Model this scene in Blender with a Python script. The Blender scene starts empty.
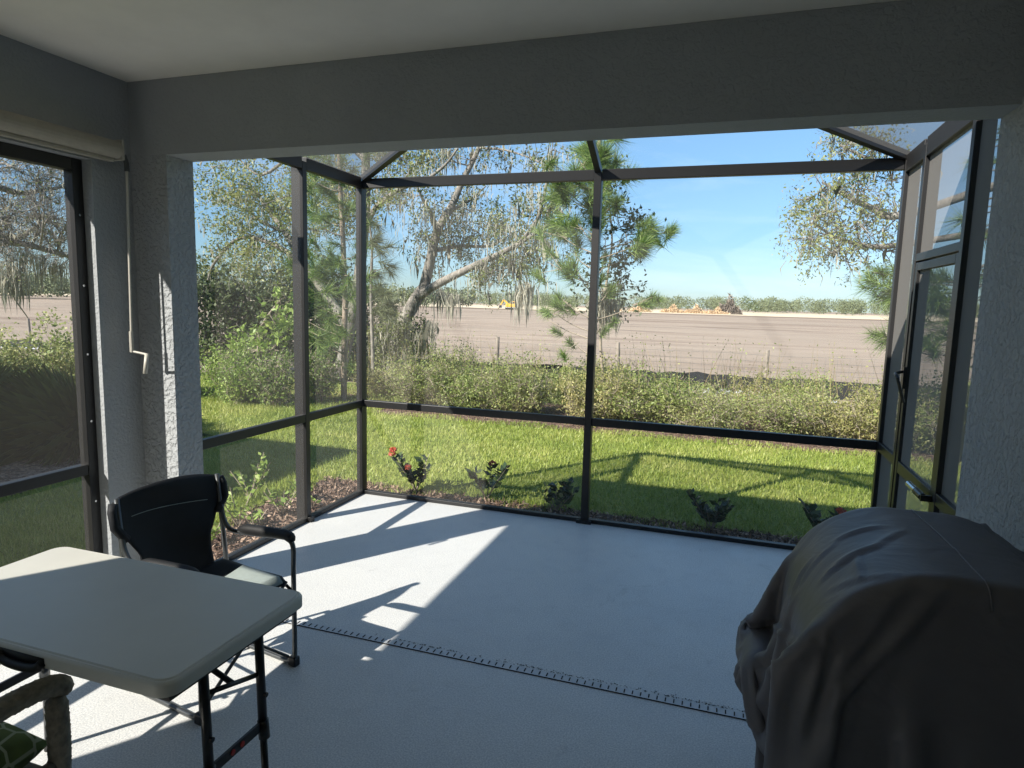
import bpy, math, random
import numpy as np
from mathutils import Vector, Matrix
PI=math.pi
scene=bpy.context.scene
COL=scene.collection
# ---------------------------------------------------------------- camera
CAM=(-0.317468,0.125051,0.025833,646.911360)
H=1.72
def ray(u,v):
    yaw,pit,rol,f=CAM
    a=(u-512)/f; b=(v-384)/f
    c,s=math.cos(rol),math.sin(rol)
    x=c*a+s*b; vv=-s*a+c*b
    c,s=math.cos(pit),math.sin(pit)
    y=c+s*(-vv); z=-s+c*(-vv)
    c,s=math.cos(yaw),math.sin(yaw)
    return np.array([c*x+s*y,-s*x+c*y,z])
def AT(u,v,Y):
    "real point at distance Y from the house line that the photo shows at u,v"
    r=ray(u,v); t=Y/r[1]
    return np.array([r[0]*t,Y,H+r[2]*t])
def ATX(u,v,X):
    r=ray(u,v); t=X/r[0]
    return np.array([X,r[1]*t,H+r[2]*t])
fwd=ray(512,384); rt=(ray(513,384)-fwd); up=(ray(512,383)-fwd)
fwd/=np.linalg.norm(fwd); rt/=np.linalg.norm(rt); up/=np.linalg.norm(up)
cd=bpy.data.cameras.new('camera'); co=bpy.data.objects.new('camera',cd); COL.objects.link(co)
co.matrix_world=Matrix(((rt[0],up[0],-fwd[0],0),(rt[1],up[1],-fwd[1],0),(rt[2],up[2],-fwd[2],H),(0,0,0,1)))
cd.sensor_width=36; cd.lens=36*CAM[3]/1024; cd.clip_end=3000; cd.clip_start=.05
scene.camera=co
# ---------------------------------------------------------------- materials
def lin(h):
    h=h.lstrip('#'); r=[int(h[i:i+2],16)/255 for i in (0,2,4)]
    return [((c+.055)/1.055)**2.4 if c>.04045 else c/12.92 for c in r]+[1]
class NT:
    def __init__(s,name):
        s.m=bpy.data.materials.new(name); s.m.use_nodes=True; s.t=s.m.node_tree
        s.n=s.t.nodes; s.b=s.n['Principled BSDF']; s.out=s.n['Material Output']
    def add(s,t,**k):
        x=s.n.new(t)
        for a,v in k.items():
            if a.startswith('i_'):
                a=a[2:]; a=int(a) if a.isdigit() else a.replace('_',' ')
                x.inputs[a].default_value=v
            else: setattr(x,a,v)
        return x
    def l(s,a,b): s.t.links.new(a,b)
    def coord(s,kind='Object',scale=(1,1,1),rot=(0,0,0)):
        c=s.add('ShaderNodeTexCoord'); m=s.add('ShaderNodeMapping'); s.l(c.outputs[kind],m.inputs[0])
        m.inputs['Scale'].default_value=scale; m.inputs['Rotation'].default_value=rot
        return m.outputs[0]
    def noise(s,vec,scale,detail=4,rough=.6,dist=0):
        n=s.add('ShaderNodeTexNoise'); n.inputs['Scale'].default_value=scale; n.inputs['Detail'].default_value=detail
        n.inputs['Roughness'].default_value=rough; n.inputs['Distortion'].default_value=dist; s.l(vec,n.inputs['Vector']); return n.outputs[0]
    def ramp(s,fac,stops,interp='LINEAR'):
        r=s.add('ShaderNodeValToRGB'); r.color_ramp.interpolation=interp
        e=r.color_ramp.elements
        while len(e)<len(stops): e.new(.5)
        for i,(p,c) in enumerate(stops): e[i].position=p; e[i].color=c if len(c)==4 else list(c)+[1]
        s.l(fac,r.inputs[0]); return r.outputs[0]
    def mix(s,fac,a,b,mode='MIX'):
        x=s.add('ShaderNodeMix',data_type='RGBA',blend_type=mode)
        for sock,v in ((x.inputs[0],fac),(x.inputs[6],a),(x.inputs[7],b)):
            if hasattr(v,'is_linked'): s.l(v,sock)
            else: sock.default_value=v
        return x.outputs[2]
    def bump(s,h,strength,dist=.01,normal=None):
        b=s.add('ShaderNodeBump'); b.inputs['Strength'].default_value=strength; b.inputs['Distance'].default_value=dist
        s.l(h,b.inputs['Height'])
        if normal: s.l(normal,b.inputs['Normal'])
        s.l(b.outputs[0],s.b.inputs['Normal']); return b.outputs[0]
    def set(s,**k):
        for a,v in k.items():
            i=s.b.inputs[a.replace('_',' ')]
            if hasattr(v,'is_linked'): s.l(v,i)
            else: i.default_value=v
        return s
def paint(name,col,rough=.5,var=.12,scale=6,bump=0,bscale=60,metal=0,spec=.5):
    t=NT(name); v=t.coord(); c=lin(col)
    n=t.noise(v,scale,5)
    lo=[x*(1-var) for x in c[:3]]; hi=[min(1,x*(1+var)) for x in c[:3]]
    t.set(Base_Color=t.ramp(n,[(.3,lo),(.7,hi)]),Roughness=rough,Metallic=metal)
    t.b.inputs['Specular IOR Level'].default_value=spec
    if bump: t.bump(t.noise(v,bscale,3),bump,.004)
    return t.m
M={}
def stucco(name,col,b,scale=45,dist=.006):
    t=NT(name); v=t.coord(); c=lin(col)
    n=t.noise(v,2,4); f=t.noise(v,scale,4,.55)
    r=t.ramp(f,[(.42,(0,0,0)),(.58,(1,1,1))])
    col_=t.mix(t.ramp(n,[(.3,(0,0,0)),(.7,(1,1,1))]),[x*.93 for x in c[:3]]+[1],[x*1.05 for x in c[:3]]+[1])
    t.set(Base_Color=col_,Roughness=.85); t.b.inputs['Specular IOR Level'].default_value=.25
    t.bump(r,b,dist); return t.m
M['stucco']=stucco('grey_stucco','#a7abae',.8,38,.009)
M['stucco_smooth']=stucco('grey_fine_stucco','#a2a6a9',.4,50,.006)
M['ceiling']=stucco('ceiling_paint','#efece3',.05,70,.002)
M['neighbour_wall']=stucco('neighbour_stucco','#cfc8b8',.4)
M['bronze']=paint('bronze_aluminium','#222223',.42,.06,10,spec=.5)
M['black']=paint('black_metal','#151516',.35,.1,12)
M['galv']=paint('grey_tube','#5b5e60',.3,.08,12,metal=.7)
M['chrome']=paint('bright_tube','#c5c8ca',.2,.05,12,metal=.9)
M['white_plastic']=paint('cream_plastic','#b9b6ac',.45,.05,12)
# deck coating
t=NT('deck_coating'); v=t.coord()
sp=t.noise(v,150,3,.6); big=t.noise(v,1.3,5,.6); mid=t.noise(v,9,4,.6)
c1=t.ramp(sp,[(.36,lin('#bdc0c1')),(.5,lin('#d3d4d2')),(.64,lin('#eaeae6'))])
c2=t.mix(t.ramp(big,[(.35,(0,0,0)),(.7,(.22,.22,.22))]),c1,lin('#a6abb0'))
c2=t.mix(t.ramp(mid,[(.5,(0,0,0)),(.75,(.12,.12,.12))]),c2,lin('#999da0'))
st=t.noise(v,2.6,7,.75,1.0); c2=t.mix(t.ramp(st,[(.60,(0,0,0)),(.72,(.35,.35,.35))]),c2,lin('#8e8f8c'))
t.set(Base_Color=c2,Roughness=t.ramp(mid,[(.3,(.32,)*3),(.7,(.5,)*3)]))
t.bump(t.ramp(t.noise(v,70,3,.55),[(.4,(0,0,0)),(.6,(1,1,1))]),.12,.0015)
M['deck']=t.m
M['slab']=paint('slab_edge','#8d8f90',.8,.1)
# mesh cloth: threads let most light through; looking along it the threads close up
def screen(name,col,dens):
    t=NT(name); n=t.n
    d=t.add('ShaderNodeBsdfDiffuse'); d.inputs[0].default_value=lin(col)
    tr=t.add('ShaderNodeBsdfTransparent'); tl=t.add('ShaderNodeBsdfTranslucent'); tl.inputs[0].default_value=lin(col)
    m0=t.add('ShaderNodeMixShader'); m0.inputs[0].default_value=.3; t.l(d.outputs[0],m0.inputs[1]); t.l(tl.outputs[0],m0.inputs[2])
    lw=t.add('ShaderNodeLayerWeight'); lw.inputs[0].default_value=.5
    r=t.ramp(lw.outputs['Facing'],[(0,(dens,)*3),(.3,(dens*1.3,)*3),(.55,(dens*2.2,)*3),(.72,(.70,)*3),(.9,(.93,)*3)])
    m=t.add('ShaderNodeMixShader'); t.l(r,m.inputs[0]); t.l(tr.outputs[0],m.inputs[1]); t.l(m0.outputs[0],m.inputs[2])
    t.l(m.outputs[0],t.out.inputs['Surface']); n.remove(t.b); return t.m
M['screen']=screen('insect_screen','#8c8985',.15)
M['screen_roof']=screen('roof_screen','#817e7a',.07)
def leafmat(name,cols,trans=.35,rough=.5,clump=.0):
    t=NT(name); g=t.add('ShaderNodeNewGeometry')
    k=len(cols); fac=g.outputs['Random Per Island']
    if clump:
        v=t.coord(); nn=t.noise(v,clump,2)
        mm=t.add('ShaderNodeMath',operation='MULTIPLY_ADD'); t.l(nn,mm.inputs[0]); mm.inputs[1].default_value=1.3; mm.inputs[2].default_value=-.4
        m2=t.add('ShaderNodeMath',operation='ADD'); t.l(mm.outputs[0],m2.inputs[0])
        m3=t.add('ShaderNodeMath',operation='MULTIPLY'); t.l(fac,m3.inputs[0]); m3.inputs[1].default_value=.6; t.l(m3.outputs[0],m2.inputs[1])
        fac=m2.outputs[0]
    c=t.ramp(fac,[(i/(k-1),lin(x)) for i,x in enumerate(cols)])
    t.set(Base_Color=c,Roughness=rough)
    tl=t.add('ShaderNodeBsdfTranslucent'); t.l(c,tl.inputs[0])
    m=t.add('ShaderNodeMixShader'); m.inputs[0].default_value=trans; t.l(t.b.outputs[0],m.inputs[1]); t.l(tl.outputs[0],m.inputs[2])
    t.l(m.outputs[0],t.out.inputs['Surface']); return t.m
M['oak_leaf']=leafmat('oak_leaves',['#49562f','#5f6b3c','#76804a','#8c9156'])
M['oak_leaf_light']=leafmat('light_oak_leaves',['#5a6838','#76834a','#8f9559','#a5a36c'],clump=.8)
M['dark_leaf']=leafmat('understorey_leaves',['#2c3a22','#3f4e2e','#55633c','#6b7550'],clump=.7)
M['hedge_leaf']=leafmat('hedge_leaves',['#687a40','#849452','#a2a868','#b8b27c'],clump=1.5)
M['hedge_green']=leafmat('green_hedge_leaves',['#5e7038','#7a8c4a','#95a05c','#a8a872'],clump=1.5)
M['hedge_dry']=leafmat('dry_hedge_leaves',['#6f7644','#8d9056','#a7a36a','#b9ac78'],clump=1.5)
M['bush_leaf']=leafmat('bush_leaves',['#46592c','#5f7539','#7c9049','#97a55e'],clump=2)
M['lime_leaf']=leafmat('lime_leaves',['#5c7a34','#7a9444','#94aa56','#abb96a'],clump=2)
M['needle']=leafmat('pine_needles',['#3e5728','#587536','#748e45','#93a65a'],trans=.3)
M['needle_dull']=leafmat('dull_pine_needles',['#4d5a3c','#67704f','#7f8560'],trans=.3)
M['grass']=leafmat('grass_blades',['#6b8034','#869944','#a1ad56','#bfbf78'],trans=.35,clump=.9)
M['spiky']=leafmat('clump_blades',['#53683a','#70884e','#94a862'],trans=.25)
M['moss']=leafmat('spanish_moss',['#8f8e80','#a5a394','#bab6a6'],trans=.3,rough=.9)
M['far_leaf']=leafmat('far_leaves',['#5d6a4c','#6f7a5a','#828a68'],trans=.2,rough=.8)
M['ixora']=leafmat('glossy_leaves',['#26331f','#37482a','#4c5f38'],trans=.2,rough=.3)
M['flower']=leafmat('red_flower',['#b04a38','#c45c48','#d07860'],trans=.3)
M['straw']=leafmat('dry_stalks',['#7d6d4d','#94845f','#aa9a70'],trans=.2)
M['twig']=paint('grey_twigs','#94897a',.9,.2,5)
t=NT('bark'); v=t.coord(scale=(1,1,.35)); n=t.noise(v,14,6,.7)
t.set(Base_Color=t.ramp(n,[(.3,lin('#4c4843')),(.5,lin('#7a756e')),(.7,lin('#a19c93'))]),Roughness=.95); t.bump(n,.7,.03); M['bark']=t.m
t=NT('pine_bark'); v=t.coord(scale=(1,1,.5)); n=t.noise(v,18,6,.7)
t.set(Base_Color=t.ramp(n,[(.3,lin('#6a5a4c')),(.6,lin('#a39686')),(.75,lin('#c0b6a8'))]),Roughness=.95); t.bump(n,.6,.02); M['pine_bark']=t.m
# ground
t=NT('lawn_soil'); v=t.coord(); n=t.noise(v,3,6,.7); n2=t.noise(v,60,4,.7)
c=t.mix(t.ramp(n2,[(.35,(0,0,0)),(.65,(1,1,1))]),lin('#627430'),lin('#949e4a')); c=t.mix(t.ramp(n,[(.45,(0,0,0)),(.8,(.5,.5,.5))]),c,lin('#a9a05a'))
t.set(Base_Color=c,Roughness=.95); t.bump(n2,.8,.03); M['lawn']=t.m
t=NT('mulch'); v=t.coord(); vo=t.add('ShaderNodeTexVoronoi'); vo.inputs['Scale'].default_value=38; t.l(v,vo.inputs['Vector'])
n=t.noise(v,30,5,.7); g=t.add('ShaderNodeSeparateColor'); t.l(vo.outputs['Color'],g.inputs[0])
t.set(Base_Color=t.ramp(g.outputs[0],[(0,lin('#2e231d')),(.4,lin('#5a453a')),(.75,lin('#7c6455')),(1,lin('#a38c7a'))]),Roughness=.95); t.bump(vo.outputs[0],.9,.03); M['mulch']=t.m
M['chip']=leafmat('wood_chips',['#372b25','#624e42','#87705f','#b59e8b'],trans=0,rough=.9)
t=NT('tilled_dirt'); v=t.coord(scale=(.22,1,1)); v2=t.coord()
s1=t.noise(v,.28,7,.75,.4); s2=t.noise(v2,1.2,6,.75); s3=t.noise(v2,.02,3,.5); v5=t.coord(scale=(.3,1,1)); s5=t.noise(v5,.045,8,.72,.5)
v3=t.coord(scale=(.05,1,1)); s4=t.noise(v3,.06,6,.7)
c=t.ramp(s1,[(.38,lin('#5a4b41')),(.5,lin('#7c6a5e')),(.62,lin('#a0907f'))])
c=t.mix(t.ramp(s2,[(.4,(0,0,0)),(.7,(.5,.5,.5))]),c,lin('#75675b'))
c=t.mix(t.ramp(s5,[(.40,(0,0,0)),(.52,(.75,.75,.75)),(.60,(.1,.1,.1))]),c,lin('#aa9c8c')); c=t.mix(t.ramp(s4,[(.42,(0,0,0)),(.62,(.65,.65,.65))]),c,lin('#988a7b'))
c=t.mix(t.ramp(s3,[(.4,(0,0,0)),(.65,(.35,.35,.35))]),c,lin('#8a8074'))
t.set(Base_Color=c,Roughness=1.0); t.b.inputs['Specular IOR Level'].default_value=.1; t.bump(s2,.5,.2); M['dirt']=t.m
M['pale_dirt']=paint('pale_dirt','#cbbb9f',1,.1,.1)
M['dark_dirt']=paint('dark_dirt','#7b6653',1,.15,.1)
M['silt']=paint('black_silt_cloth','#26282a',.8,.2,3)
M['post']=paint('weathered_post','#8d8478',.95,.25,9)
M['wire']=paint('fence_wire','#77756f',.6,.1)
M['rock']=paint('pale_rock','#c3c6cb',.9,.2,8,bump=.4,bscale=20)
M['brush']=leafmat('cut_branches',['#8a6f52','#b0926f','#cfb38c','#dcc6a4'],trans=0,rough=.9)
M['brush_dark']=leafmat('uprooted_branches',['#4c433c','#6e6359','#8b8074'],trans=0,rough=.9)
M['yellow']=paint('machine_yellow','#d9a024',.45,.08,2)
# furniture
M['table_top']=paint('table_plastic','#c6c5bc',.42,.04,3,bump=.08,bscale=220)
M['chair_cloth']=paint('black_polyester','#15191f',.7,.15,30,bump=.25,bscale=500,spec=.4)
M['seat_grey']=paint('grey_polyester','#8f9a98',.75,.08,30,bump=.2,bscale=400)
M['armpad']=paint('black_pad','#17181a',.6,.1,20)
t=NT('wicker'); v=t.coord(); w=t.noise(v,40,3); t.set(Base_Color=t.ramp(w,[(.3,lin('#6a645c')),(.7,lin('#96907f'))]),Roughness=.6); M['wicker']=t.m
t=NT('lattice_cushion'); v=t.coord(scale=(1,1.3,1)); vo=t.add('ShaderNodeTexVoronoi',feature='DISTANCE_TO_EDGE'); vo.inputs['Scale'].default_value=13; vo.inputs['Randomness'].default_value=.55; t.l(v,vo.inputs['Vector'])
n=t.noise(v,7,3); g=t.ramp(n,[(.35,lin('#46562f')),(.65,lin('#5f7240'))])
t.set(Base_Color=t.mix(t.ramp(vo.outputs[0],[(.05,(0,0,0)),(.075,(1,1,1))]),lin('#9aa48c'),g),Roughness=.85); t.bump(t.noise(v,300,2),.2,.002); M['cushion']=t.m
t=NT('grill_cover_cloth'); v=t.coord(); n=t.noise(v,5,5); f=t.noise(v,260,2)
t.set(Base_Color=t.ramp(n,[(.3,lin('#59575b')),(.7,lin('#646266'))]),Roughness=t.ramp(n,[(.3,(.42,)*3),(.7,(.55,)*3)])); t.b.inputs['Specular IOR Level'].default_value=.5
b1=t.bump(t.noise(v,7,3,.5,1.2),.22,.02); bb=t.add('ShaderNodeBump'); bb.inputs['Strength'].default_value=.15; bb.inputs['Distance'].default_value=.001; t.l(f,bb.inputs['Height']); t.l(b1,bb.inputs['Normal']); t.l(bb.outputs[0],t.b.inputs['Normal']); M['cover']=t.m
M['blind']=paint('blind_fabric','#a6a298',.8,.06,30,bump=.2,bscale=300)
M['drain']=paint('drain_plastic','#c9cdd0',.5,.08,12)
M['slot']=paint('drain_slot','#15171a',.9,.1)
M['glass']=paint('dark_glass','#20262b',.08,.1,2)
M['shingle']=paint('roof_shingle','#6b655e',.95,.2,8,bump=.4,bscale=20)
M['red']=paint('red_sticker','#b02820',.5,.05)
# ---------------------------------------------------------------- mesh helpers
def tagit(o,label=None,cat=None,group=None,kind=None):
    if label: o['label']=label
    if cat: o['category']=cat
    if group: o['group']=group
    if kind: o['kind']=kind
    return o
def thing(name,label,cat,loc=(0,0,0),rz=0,group=None):
    o=bpy.data.objects.new(name,None); COL.objects.link(o); o.location=loc; o.rotation_euler=(0,0,rz); o.empty_display_size=.1
    return tagit(o,label,cat,group)
def mkmesh(name,V,F,mat,parent=None,off=(0,0,0),smooth=False):
    "V array, F list of faces or an (n,k) array"
    me=bpy.data.meshes.new(name); V=np.asarray(V,float)-np.asarray(off,float)
    if isinstance(F,np.ndarray):
        n,k=F.shape; me.vertices.add(len(V)); me.vertices.foreach_set('co',V.ravel())
        me.loops.add(n*k); me.loops.foreach_set('vertex_index',F.ravel().astype(np.int32))
        me.polygons.add(n); me.polygons.foreach_set('loop_start',np.arange(0,n*k,k,dtype=np.int32)); me.polygons.foreach_set('loop_total',np.full(n,k,np.int32))
        me.update(calc_edges=True)
    else: me.from_pydata([tuple(v) for v in V],[],F)
    if smooth: me.polygons.foreach_set('use_smooth',[True]*len(me.polygons))
    me.materials.append(M[mat] if isinstance(mat,str) else mat)
    o=bpy.data.objects.new(name,me); COL.objects.link(o)
    if parent: o.parent=parent
    return o
class MB:
    def __init__(s): s.V=[]; s.F=[]
    def box(s,a,b):
        x0,y0,z0=[min(p,q) for p,q in zip(a,b)]; x1,y1,z1=[max(p,q) for p,q in zip(a,b)]
        i=len(s.V); s.V+=[(x0,y0,z0),(x1,y0,z0),(x1,y1,z0),(x0,y1,z0),(x0,y0,z1),(x1,y0,z1),(x1,y1,z1),(x0,y1,z1)]
        s.F+=[[i+k for k in f] for f in ((0,3,2,1),(4,5,6,7),(0,1,5,4),(1,2,6,5),(2,3,7,6),(3,0,4,7))]; return s
    def bar(s,p,q,w,h,up=(0,0,1)):
        "box beam from p to q, w across, h along up"
        p=np.array(p,float);q=np.array(q,float); d=q-p; d/=np.linalg.norm(d); up=np.array(up,float)
        sx=np.cross(d,up); sx/=np.linalg.norm(sx); u=np.cross(sx,d)
        i=len(s.V)
        for e in (p,q):
            for a,b in ((-1,-1),(1,-1),(1,1),(-1,1)): s.V.append(tuple(e+sx*a*w/2+u*b*h/2))
        s.F+=[[i+k for k in f] for f in ((3,2,1,0),(4,5,6,7),(0,1,5,4),(1,2,6,5),(2,3,7,6),(3,0,4,7))]; return s
    def tube(s,pts,r,n=8,cap=True):
        pts=[np.array(p,float) for p in pts]; R=r if hasattr(r,'__len__') else [r]*len(pts)
        i0=len(s.V); prev=None
        for k,p in enumerate(pts):
            d=pts[min(k+1,len(pts)-1)]-pts[max(k-1,0)]; d/=np.linalg.norm(d)+1e-9
            if prev is None:
                a=np.array([0,0,1.]) if abs(d[2])<.9 else np.array([1.,0,0]); prev=np.cross(d,a)
            x=prev-d*np.dot(prev,d); x/=np.linalg.norm(x)+1e-9; y=np.cross(d,x); prev=x
            for j in range(n):
                t=2*PI*j/n; s.V.append(tuple(p+(x*math.cos(t)+y*math.sin(t))*R[k]))
        for k in range(len(pts)-1):
            for j in range(n):
                a=i0+k*n+j; b=i0+k*n+(j+1)%n; s.F.append([a,b,b+n,a+n])
        if cap: s.F.append([i0+j for j in range(n)][::-1]); s.F.append([i0+(len(pts)-1)*n+j for j in range(n)])
        return s
    def prism(s,poly,axis,a,b):
        "extrude 2d polygon; axis = index of extrusion axis"
        i=len(s.V); m=len(poly)
        for w in (a,b):
            for p in poly:
                q=list(p); q.insert(axis,w); s.V.append(tuple(q))
        s.F.append(list(range(i,i+m))[::-1]); s.F.append(list(range(i+m,i+2*m)))
        for k in range(m): s.F.append([i+k,i+(k+1)%m,i+m+(k+1)%m,i+m+k])
        return s
    def quad(s,*p):
        i=len(s.V); s.V+=[tuple(x) for x in p]; s.F.append(list(range(i,i+len(p)))); return s
    def build(s,name,mat,parent=None,off=(0,0,0),smooth=False,bevel=0,seg=2):
        o=mkmesh(name,s.V,s.F,mat,parent,off,smooth)
        if bevel:
            m=o.modifiers.new('bevel','BEVEL'); m.width=bevel; m.segments=seg; m.limit_method='ANGLE'
        return o
def struct(o): o['kind']='structure'; return o
def smoothpath(pts,k=4):
    P=[np.array(p,float) for p in pts]; P=[2*P[0]-P[1]]+P+[2*P[-1]-P[-2]]; out=[]
    for i in range(1,len(P)-2):
        for j in range(k):
            t=j/k; a,b,c,d=P[i-1:i+3]
            out.append(.5*((2*b)+(-a+c)*t+(2*a-5*b+4*c-d)*t*t+(-a+3*b-3*c+d)*t**3))
    out.append(P[-2]); return out
def copy_tree(o,parent=None):
    c=o.copy(); COL.objects.link(c)
    if parent: c.parent=parent
    for ch in [x for x in list(bpy.data.objects) if x.parent==o]: copy_tree(ch,c)
    return c
# ---------------------------------------------------------------- foliage helpers (numpy)
def unit(a): return a/(np.linalg.norm(a,axis=1,keepdims=True)+1e-9)
def leafquads(rng,C,size,aspect=.5,updir=0,droop=0,D=None):
    "diamond leaf faces at centres C"
    n=len(C); d=unit(rng.normal(size=(n,3))+np.array([0,0,-droop])) if D is None else unit(D)
    r=rng.normal(size=(n,3)); r[:,2]+=updir*2
    s=unit(np.cross(d,r)); L=size*(.6+.8*rng.random((n,1)))
    a=C-d*L*.5; b=C+s*L*aspect*.5; c=C+d*L*.5; e=C-s*L*aspect*.5
    V=np.stack([a,b,c,e],1).reshape(-1,3); F=np.arange(4*n).reshape(n,4); return V,F
def needles(rng,P,D,L,w,droop=.0):
    n=len(P); D=unit(D); s=unit(np.cross(D,rng.normal(size=(n,3))))
    tip=P+D*L; tip[:,2]-=droop*np.ravel(L) if hasattr(L,'__len__') else droop*L
    V=np.stack([P-s*w,P+s*w,tip],1).reshape(-1,3); return V,np.arange(3*n).reshape(n,3)
def blades(rng,P,h,w,lean=.4):
    n=len(P); a=rng.random(n)*2*PI; s=np.stack([np.cos(a),np.sin(a),0*a],1)
    ln=rng.normal(size=(n,3))*lean; ln[:,2]=1; tip=P+unit(ln)*(h*(.6+.8*rng.random((n,1))))
    V=np.stack([P-s*w,P+s*w,tip],1).reshape(-1,3); return V,np.arange(3*n).reshape(n,3)
def grow(rng,p,d,L,r,depth,out,tips,wob=.25,split=3,shrink=.62,lift=.0,seg=5):
    "recursive branch; out gets (points,radii)"
    p=np.array(p,float); d=np.array(d,float)/np.linalg.norm(d); pts=[p.copy()]; rad=[r]
    for i in range(seg):
        d=d+rng.normal(size=3)*wob*.5; d[2]+=lift*.2; d/=np.linalg.norm(d); p=p+d*L/seg; pts.append(p.copy()); rad.append(r*(1-.75*(i+1)/seg))
    out.append((pts,rad))
    if depth==0: tips.extend(pts[1:]); return
    for k in range(split):
        i=rng.integers(1,seg+1); a=rng.normal(size=3); a-=d*np.dot(a,d); a/=np.linalg.norm(a)
        nd=d*.7+a*.8; nd[2]+=lift
        grow(rng,pts[i],nd,L*shrink*(.7+.6*rng.random()),max(rad[i]*.75,.002),depth-1,out,tips,wob,split,shrink,lift,seg)
def tubes(branches,n=5):
    m=MB()
    for pts,rad in branches: m.tube(pts,[max(x,.0015) for x in rad],n if rad[0]>.02 else 3,cap=False)
    return m
def moss_strands(rng,P,n,L,w=.012,spread=.12):
    "bunches of hanging threads below the points P"
    idx=rng.integers(0,len(P),n); base=np.array(P)[idx]+rng.normal(size=(n,3))*[spread,spread,.02]
    ln=L*(.3+rng.random((n,1))**1.5); dx=rng.normal(size=(n,3))*[.06,.06,0]
    mid=base+dx+np.array([0,0,-1])*ln*.5; tip=base+dx*.6+np.array([0,0,-1])*ln
    a=rng.random(n)*2*PI; s=np.stack([np.cos(a),np.sin(a),0*a],1)*w
    V=np.stack([base-s*.5,base+s*.5,mid+s,tip,mid-s],1).reshape(-1,3); return V,np.arange(5*n).reshape(n,5)
def merge(*vf):
    V=[];F=[];o=0
    for v,f in vf: V.append(v);F.append(f+o);o+=len(v)
    return np.concatenate(V),np.concatenate(F)
# ================================================================ SETTING
XL,YF,ZT,ZR,XR,YP,XM=-2.973,4.90,2.695,.843,1.025,4.087,-.979
Y1,Y2,ZB,ZC,XW,XWO=2.731,2.91,2.436,2.813,-3.058,-3.22
XP,XQ=-2.82,.905            # inner faces of the left and right pier
WY0,WY1,WZ=.12,2.50,2.375    # side window opening
GZ=-.10
def gz(y):
    t=np.clip((np.asarray(y,float)-10.5)/9.5,0,1); return GZ-.85*(t*t*(3-2*t))
def sheet(name,xs,ys,mat,dz=0,zf=gz):
    X,Y=np.meshgrid(xs,ys); Z=zf(Y)+dz; V=np.stack([X,Y,Z],-1).reshape(-1,3); n=len(xs); m=len(ys)
    i=np.arange(n*m).reshape(m,n); F=np.stack([i[:-1,:-1],i[:-1,1:],i[1:,1:],i[1:,:-1]],-1).reshape(-1,4)
    return struct(mkmesh(name,V,F,mat))
ys=np.concatenate([[-400,-60,0,8],np.linspace(10.5,20,20),[24,40,80,200,400,1600]])
sheet('field',np.array([-1600,-300,-40,0,40,300,1600.]),ys,'dirt')
sheet('lawn',np.array([-30,-12,-6,0,6,20.]),np.concatenate([[-30,0,8,10.5],np.linspace(11,14,6)]),'lawn',.006)
sheet('field_track',np.array([-900,-200,0,200,900.]),np.array([232,262.]),'dark_dirt',.05)
sheet('field_edge',np.array([-900,-200,0,200,900.]),np.array([262,560.]),'pale_dirt',.05)
# mulch beds: beside the deck, under the hedge, by the side window
struct(MB().box((-3.75,-1,GZ-.02),(-3.0,4.98,GZ+.012)).build('mulch_bed','mulch'))
struct(MB().box((-3.75,4.98,GZ-.02),(1.15,5.46,GZ+.012)).build('mulch_bed','mulch'))
sheet('mulch_strip',np.array([-9.5,-5,0,7.]),np.array([9.0,10.0,10.5,11,11.5]),'mulch',.012)
struct(mkmesh('mulch_strip',[(-11,3.2,GZ+.012),(-5.9,3.9,GZ+.012),(-6.2,5.8,GZ+.012),(-8.6,8.2,GZ+.012),(-12,8,GZ+.012)],[[0,1,2,3,4]],'mulch'))
# deck
dk=MB().box((-3.22,-2.6,-.2),(XQ+.2,Y2,0)).box((-3.03,Y2,-.2),(XR+.10,YF+.06,0))
struct(dk.build('deck','deck'))
# house ----------------------------------------------------------------
house=thing('house','grey stucco house whose covered porch opens onto the screened deck','house',(0,0,0))
MB().box((XWO,-2.6,ZC),(XQ+.2,Y2-.001,ZC+.1)).build('ceiling','ceiling',house)
MB().box((XWO,Y1,ZB),(XQ+.2,Y2,ZC-.001)).build('beam','stucco_smooth',house)
MB().box((XWO,Y1,0),(XP,Y2,ZB-.001)).build('pier','stucco',house)
MB().box((XQ,-2.6,0),(XQ+.2,Y2,ZB-.001)).box((XQ,-2.6,ZB-.001),(XQ+.2,Y1-.001,ZC-.001)).build('side_wall','stucco',house)
w=MB().box((XWO,WY1,0),(XW,Y1-.001,WZ)).box((XWO,WY0,WZ),(XW,Y1-.001,ZC-.001)).box((XWO,-.75,0),(XW,WY0-.001,ZC-.001)).box((XWO,-2.6,WZ),(XW,-.751,ZC-.001)).box((XWO,-2.6,0),(XW,-2.45,WZ-.001))
w.build('side_wall','stucco_smooth',house)
bw=MB().box((XWO,-2.8,0),(XQ+.2,-2.6,ZC+.1))
bw.build('wall','stucco',house)
d=MB().box((-1.8,-2.599,.02),(.8,-2.56,2.1)).build('sliding_door','black',house)
MB().box((-1.72,-2.559,.1),(-.53,-2.55,2.02)).box((-.47,-2.559,.1),(.72,-2.55,2.02)).build('pane','glass',d)
MB().box((-3.22,-14,0),(11,-2.81,ZC+.1)).box((XQ+.201,-2.81,0),(11,Y2-.02,ZC+.1)).build('house_body','neighbour_wall',house)
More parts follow.
